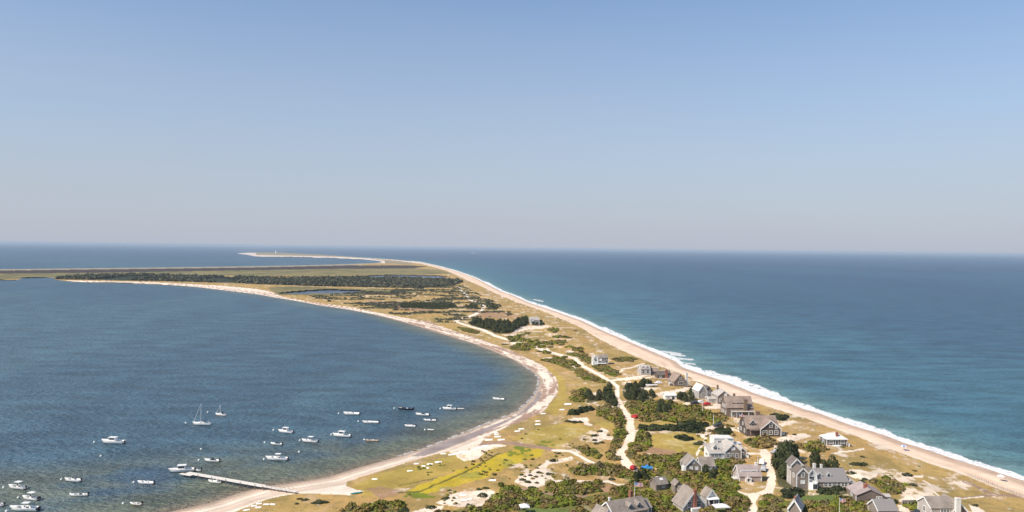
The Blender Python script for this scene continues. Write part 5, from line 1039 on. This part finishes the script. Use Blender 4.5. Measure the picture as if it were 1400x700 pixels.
def meshof(name, V, m):
    me = bpy.data.meshes.new(name); nv = len(V); F_ = quadF(nv); me.vertices.add(nv); me.vertices.foreach_set('co', V.astype(np.float32).ravel())
    me.loops.add(nv); me.loops.foreach_set('vertex_index', F_.astype(np.int32).ravel()); me.polygons.add(len(F_)); me.polygons.foreach_set('loop_start', np.arange(0, nv, 4, dtype=np.int32)); me.polygons.foreach_set('loop_total', np.full(len(F_), 4, dtype=np.int32)); me.update(calc_edges=True); me.materials.append(m); return me
SM = [meshof('shrub_foliage', v, M['leaf_g']) for v in SV]; SMD = [meshof('dark_shrub_foliage', v, M['leaf_d']) for v in SV]; TM = [meshof('crown', v, M['leaf_d']) for v in TV]
tk = MB().tube((0,0,-1.2),(0,0,.3),.1,7,.05).tube((0,0,-.3),(.35,.1,.3),.05,5,.02).tube((0,0,-.4),(-.3,.2,.2),.05,5,.02); tkme = None
def scatter(poly, sp, jit=.45):
    W = toW(poly); xs_ = [p[0] for p in W]; ys_ = [p[1] for p in W]
    gx = np.arange(min(xs_)-sp, max(xs_)+sp, sp); gy = np.arange(min(ys_)-sp, max(ys_)+sp, sp); X, Y = np.meshgrid(gx, gy); X = X.ravel(); Y = Y.ravel()
    X = X+RNG.uniform(-jit, jit, len(X))*sp; Y = Y+RNG.uniform(-jit, jit, len(Y))*sp
    a, b_ = proj(X, Y, 0.0); k = inpoly(a, b_, poly); return a[k], b_[k]
AV = [np.array(p) for p in P['sand']]
# keep plants off houses, cars, roads: footprints (px centre x, base y, half width px, depth px)
KEEP = []
for o in list(bpy.data.objects):
    if o.parent is None and o.name.split('.')[0] in ('shingled_house','shingled_shed','garage','parked_car','pickup_truck','canopy_tent','boat_trailer'):
        pts = []
        inv = Matrix.Translation(o.location) @ Matrix.Rotation(o.rotation_euler.z, 4, 'Z')
        for c in o.children:
            if c.type == 'MESH' and c.name.split('.')[0] in ('wall','body','canopy','hull','deck'): pts += [(inv @ Vector(q)) for q in c.bound_box]
        xs_ = [p.x for p in pts]; ys_ = [p.y for p in pts]; KEEP.append((min(xs_), max(xs_), min(ys_), max(ys_)))
def clear(X, Y, r):
    k = np.ones(len(X), bool)
    for x0, x1, y0, y1 in KEEP: k &= ~((X > x0-r*.75) & (X < x1+r*.6) & (Y > y0-r*1.1) & (Y < y1+r*.4))
    return k
def offroad(a, b_):
    k = np.ones(len(a), bool)
    for p in P['sand'][:4]+P['sand'][7:8]:
        for ox, oy in ((0,0),(5,0),(-5,0),(3,1.5),(-3,1.5),(0,3)): k &= ~inpoly(a+ox, b_-oy, p)
    for p in P['lawn']: k &= ~inpoly(a, b_, p)
    for kk_, w_, pts_ in P['strokes'][:3]: k &= pdist(a, (b_-1.5)*2, [(x, y*2) for x, y in pts_]) > 4.5
    return k
cand = []   # (show size, kind, X, Y, Z, r, zone text)
for kd, sp, txt, poly in ZG:
    a, b_ = scatter(poly, sp*.76); kf = offroad(a, b_); a, b_ = a[kf], b_[kf]
    if not len(a): continue
    X, Y, Z = groundv(a, b_); r_ = RNG.uniform(.38, .95, len(X))*sp*.68*(1 if kd == 'g' else .95); r_ *= np.where(RNG.uniform(size=len(X)) < .1, 1.5, 1)
    kf = clear(X, Y, r_) & ((fbm(X/6, Y/8, 99, 3) > (.36 if 'bottom of the view' in txt or 'tower house' in txt else .28)) | (kd == 'd'))
    fl = .5 if poly[0][1] < 520 else 1.0
    for i in np.nonzero(kf)[0]: cand.append((r_[i]/np.hypot(X[i], Y[i])*(1 if b_[i] < 699 and 0 < a[i] < 1400 else .01), kd, X[i], Y[i], Z[i], r_[i], txt, fl))
cand.sort(key=lambda c: -c[0]); IND = cand[:250]; REST = cand[250:]
shr = 0
for sz, kd, X, Y, Z, r_, txt, fl in IND:
    me = (SM if kd == 'g' else SMD)[shr % 6]; o = bpy.data.objects.new('shrub', me); COL.objects.link(o); shr += 1
    o.location = (X, Y, Z-.1*r_); o.scale = (r_, r_, r_*fl*random.uniform(.55, 1.1)); o.rotation_euler = (0, 0, random.uniform(0, 6.28))
    tag(o, ('rounded green shrub ' if kd == 'g' else 'dark green shrub ')+txt, 'shrub', 'shrubs '+txt)
def merged(name, items, variants, m, label, cat, zoff=0.0):
    Vs = []; T = []
    for j, (X, Y, Z, r_, hz_) in enumerate(items):
        v = variants[j % len(variants)]; a = random.uniform(0, 6.28); c_, s_ = math.cos(a)*r_, math.sin(a)*r_
        w = np.empty_like(v); w[:, 0] = v[:, 0]*c_-v[:, 1]*s_+X; w[:, 1] = v[:, 0]*s_+v[:, 1]*c_+Y; w[:, 2] = v[:, 2]*r_*hz_+Z+zoff*r_; Vs.append(w); T.append(np.full(len(v), random.random()))
    V = np.concatenate(Vs); T = np.concatenate(T); return tag(npmesh(name, V, quadF(len(V)), m, attrs={'tint': T}), label, cat, kind='stuff')
gi = [(c[2], c[3], c[4], c[5], c[7]*random.uniform(.5, 1.1)) for c in REST if c[1] == 'g']; di = [(c[2], c[3], c[4], c[5], c[7]*random.uniform(.7, 1.1)) for c in REST if c[1] == 'd']
merged('shrub_thicket', gi, SL, M['leaf_g'], 'mass of green shrubs covering the inland slope', 'shrubs'); merged('dark_thicket', di, SL, M['leaf_d'], 'mass of dark shrubs in hedges and hollows', 'shrubs')
# isolated bushes
spots = {}
for x, y, w in BUSH:
    X, Y, Z = ground(x, y); r_ = w*.5*math.hypot(X, Y)/F
    me = SMD[random.randrange(6)]; o = bpy.data.objects.new('low_bush', me); COL.objects.link(o); o.location = (X, Y+r_*.5, Z-.12*r_); o.scale = (r_*1.05, r_*1.15, min(r_*.6, .9)); o.rotation_euler = (0, 0, random.uniform(0, 6.28))
    reg = ('on the open sand left of the bowl-shaped hollow' if x < 700 and y > 664 else 'on the bay-side grass at the bottom' if x < 560 else 'among the pale dune sand beside the oval thicket' if (x < 760 and y > 628) else
      'in the small dunes left of the wide sandy road' if 760 <= x < 850 and y > 570 else 'on the meadow edge near the bay track' if x < 760 and y > 560 else 'in the far dunes above the upper road' if y < 500 else 'in the grassy dunes by the ocean beach' if x > 1070 else 'near the meadow and turning place')
    tag(o, 'small dark low bush '+reg, 'bush', 'isolated low bushes '+reg)
# trees
trees = []
for sp, (h0, h1), lab, zt, poly in ZT:
    a, b_ = scatter(poly, sp); kf = offroad(a, b_); a, b_ = a[kf], b_[kf]
    if not len(a): continue
    X, Y, Z = groundv(a, b_); hh = RNG.uniform(h0, h1, len(X)); kf = clear(X, Y, hh*.4)
    for i in np.nonzero(kf)[0]: trees.append((hh[i]/np.hypot(X[i], Y[i]), X[i], Y[i], Z[i], hh[i], lab, zt))
trees.sort(key=lambda c: -c[0]); n_t = 0; tproto = None
for s_, X, Y, Z, hh, lab, zt in trees[:280]:
    k = hh/2.55
    r = empty('tree', (X, Y, Z+k*1.1), random.uniform(0, 6.28), lab, 'tree', 'trees in the '+zt); r.scale = (k*random.uniform(.85, 1.15), k*random.uniform(.85, 1.15), k)
    c = bpy.data.objects.new('crown', TM[n_t % 6]); COL.objects.link(c); c.parent = r
    if tkme is None: t = tk.build('trunk', M['bark'], r); tkme = t.data
    else: t = bpy.data.objects.new('trunk', tkme); COL.objects.link(t); t.parent = r
    n_t += 1
if trees[280:]: merged('tree_stand', [(t[1], t[2], t[3]+t[4]/2.55*1.1, t[4]/2.55, 1) for t in trees[280:]], TL, M['leaf_d'], 'mass of further dark trees in the groves', 'trees')
# far woodland, brown heath band, mid scrub
def area(poly, sp, r0, r1, thr=None, seed=0, sc=(60, 120)):
    a, b_ = scatter(poly, sp)
    if thr is not None:
        X, Y = unproj(a, b_); k = fbm(X/sc[0], Y/sc[1], seed, 4) > thr; a, b_ = a[k], b_[k]
    X, Y, Z = groundv(a, b_); rs = RNG.uniform(r0, r1, len(X)); return [(X[i], Y[i], Z[i], rs[i], random.uniform(.8, 1.2)) for i in range(len(X))]
TF = [clump(34, .42, 500+i, .3, .85) for i in range(6)]
merged('woodland', area([(x, y+(.9 if y < 382 else 0)) for x, y in FOREST], 8.0, 2.6, 4.8, .36, 77, (90, 160)), TF, M['leaf_f'], 'low dark woodland belt across the marshy neck', 'woodland', .35)
SCF = [clump(22, .42, 520+i, .3, .6) for i in range(6)]
merged('scrub', area(SCRUBZ, 4.5, 1.0, 2.6, .585, 87, (34, 16)), SCF, M['leaf_f'], 'broken dark scrub on the middle of the spit', 'scrub')
MID = [(745,458),(800,480),(838,500),(880,505),(905,512),(900,530),(850,520),(800,495),(770,480),(735,490),(700,478),(690,465),(720,458)]
merged('dune_scrub', area([(690,462),(760,448),(830,482),(870,496),(850,505),(800,486),(740,495)], 4, 1.2, 2.2, .56, 88, (14, 30)) + area([(1075,600),(1125,590),(1200,615),(1300,655),(1330,680),(1250,675),(1160,640),(1080,615)], 4, .5, 1.0, .64, 89, (12, 20)) + area([(560,640),(690,610),(770,600),(780,660),(700,690),(560,690)], 3.2, .35, .8, .60, 90, (9, 16)), SCF, M['leaf_g'], 'scattered low green scrub in the dune grass', 'scrub')
merged('mixed_scrub', area([(850,552),(905,548),(965,565),(960,578),(1000,582),(1010,640),(960,640),(935,622),(950,592),(868,580),(860,560)], 4, .7, 1.5, .55, 93, (12, 20)), SCF, M['leaf_g'], 'loose scrub around the houses and meadow', 'scrub')
# ------------------------------------------------------------------ haze, sky, sun, view
hz = MB().box(-70000, 70000, -70000, 70000, -6, 92)
hm = bpy.data.materials.new('haze_air'); hm.use_nodes = True; nt = hm.node_tree; nt.nodes.remove(nt.nodes['Principled BSDF'])
pv = nt.nodes.new('ShaderNodeVolumePrincipled'); pv.inputs['Density'].default_value = HAZE; pv.inputs['Color'].default_value = (.56,.66,.76,1); pv.inputs['Anisotropy'].default_value = 0
lk(nt, pv.outputs[0], nt.nodes['Material Output'].inputs['Volume'])
tag(hz.build('haze', hm), 'pale sea haze over the far water', 'haze', kind='stuff')
SUN_EL, SUN_AZ = 44, 241      # azimuth clockwise from +Y: from the left, slightly behind the camera
d = Vector((math.sin(R(SUN_AZ))*math.cos(R(SUN_EL)), math.cos(R(SUN_AZ))*math.cos(R(SUN_EL)), math.sin(R(SUN_EL))))
sl = bpy.data.lights.new('sun', 'SUN'); sl.energy = 4.6; sl.angle = R(.53); sl.color = (1, .91, .78)
so = bpy.data.objects.new('sun', sl); COL.objects.link(so); so.rotation_euler = d.to_track_quat('Z', 'Y').to_euler(); so.location = (0, 0, 300)
w = bpy.data.worlds.new('World'); S.world = w; w.use_nodes = True; nt = w.node_tree; bg = nt.nodes['Background']
sk = nt.nodes.new('ShaderNodeTexSky'); sk.sky_type = 'NISHITA'; sk.sun_disc = False; sk.sun_elevation = R(SUN_EL); sk.sun_rotation = R(SUN_AZ)
sk.altitude = 0; sk.air_density = AIR; sk.dust_density = DUST; sk.ozone_density = OZ
ga = nt.nodes.new('ShaderNodeHueSaturation'); ga.inputs['Saturation'].default_value = SKSAT; lk(nt, sk.outputs[0], ga.inputs['Color'])
mm = nt.nodes.new('ShaderNodeMix'); mm.data_type = 'RGBA'; mm.blend_type = 'MULTIPLY'; mm.inputs[0].default_value = 1; mm.inputs[7].default_value = (*SKTINT, 1); lk(nt, ga.outputs[0], mm.inputs[6])
tc = nt.nodes.new('ShaderNodeTexCoord'); sx = nt.nodes.new('ShaderNodeSeparateXYZ'); lk(nt, tc.outputs['Generated'], sx.inputs[0])
mr = nt.nodes.new('ShaderNodeMapRange'); mr.inputs['From Min'].default_value = -.02; mr.inputs['From Max'].default_value = .37; mr.inputs['To Min'].default_value = 1; mr.inputs['To Max'].default_value = 0; 
mpn = nt.nodes.new('ShaderNodeMapping'); mpn.inputs['Scale'].default_value = (2.2, 2.2, 14); lk(nt, tc.outputs['Generated'], mpn.inputs['Vector'])
sn = nt.nodes.new('ShaderNodeTexNoise'); sn.inputs['Scale'].default_value = 1.2; sn.inputs['Detail'].default_value = 4; lk(nt, mpn.outputs[0], sn.inputs['Vector'])
sa = nt.nodes.new('ShaderNodeMath'); sa.operation = 'MULTIPLY_ADD'; lk(nt, sn.outputs['Fac'], sa.inputs[0]); sa.inputs[1].default_value = .07; lk(nt, sx.outputs[2], sa.inputs[2])
sb = nt.nodes.new('ShaderNodeMath'); sb.operation = 'SUBTRACT'; lk(nt, sa.outputs[0], sb.inputs[0]); sb.inputs[1].default_value = .035; lk(nt, sb.outputs[0], mr.inputs['Value'])
m2 = nt.nodes.new('ShaderNodeMix'); m2.data_type = 'RGBA'; lk(nt, mr.outputs[0], m2.inputs[0]); lk(nt, mm.outputs[2], m2.inputs[6]); m2.inputs[7].default_value = (*[c/SKS for c in HORC], 1)
lk(nt, m2.outputs[2], bg.inputs['Color']); bg.inputs['Strength'].default_value = SKS
S.view_settings.view_transform = 'Standard'; S.view_settings.look = 'None'; S.view_settings.gamma = 1; S.view_settings.exposure = EXPO; S.view_settings.use_curve_mapping = False
S.render.engine = 'CYCLES'; S.cycles.samples = 128; S.cycles.use_denoising = True; S.cycles.max_bounces = 6; S.cycles.volume_bounces = 1; S.cycles.volume_step_rate = 5; S.cycles.sample_clamp_indirect = 6
S.render.resolution_x = 1024; S.render.resolution_y = 512
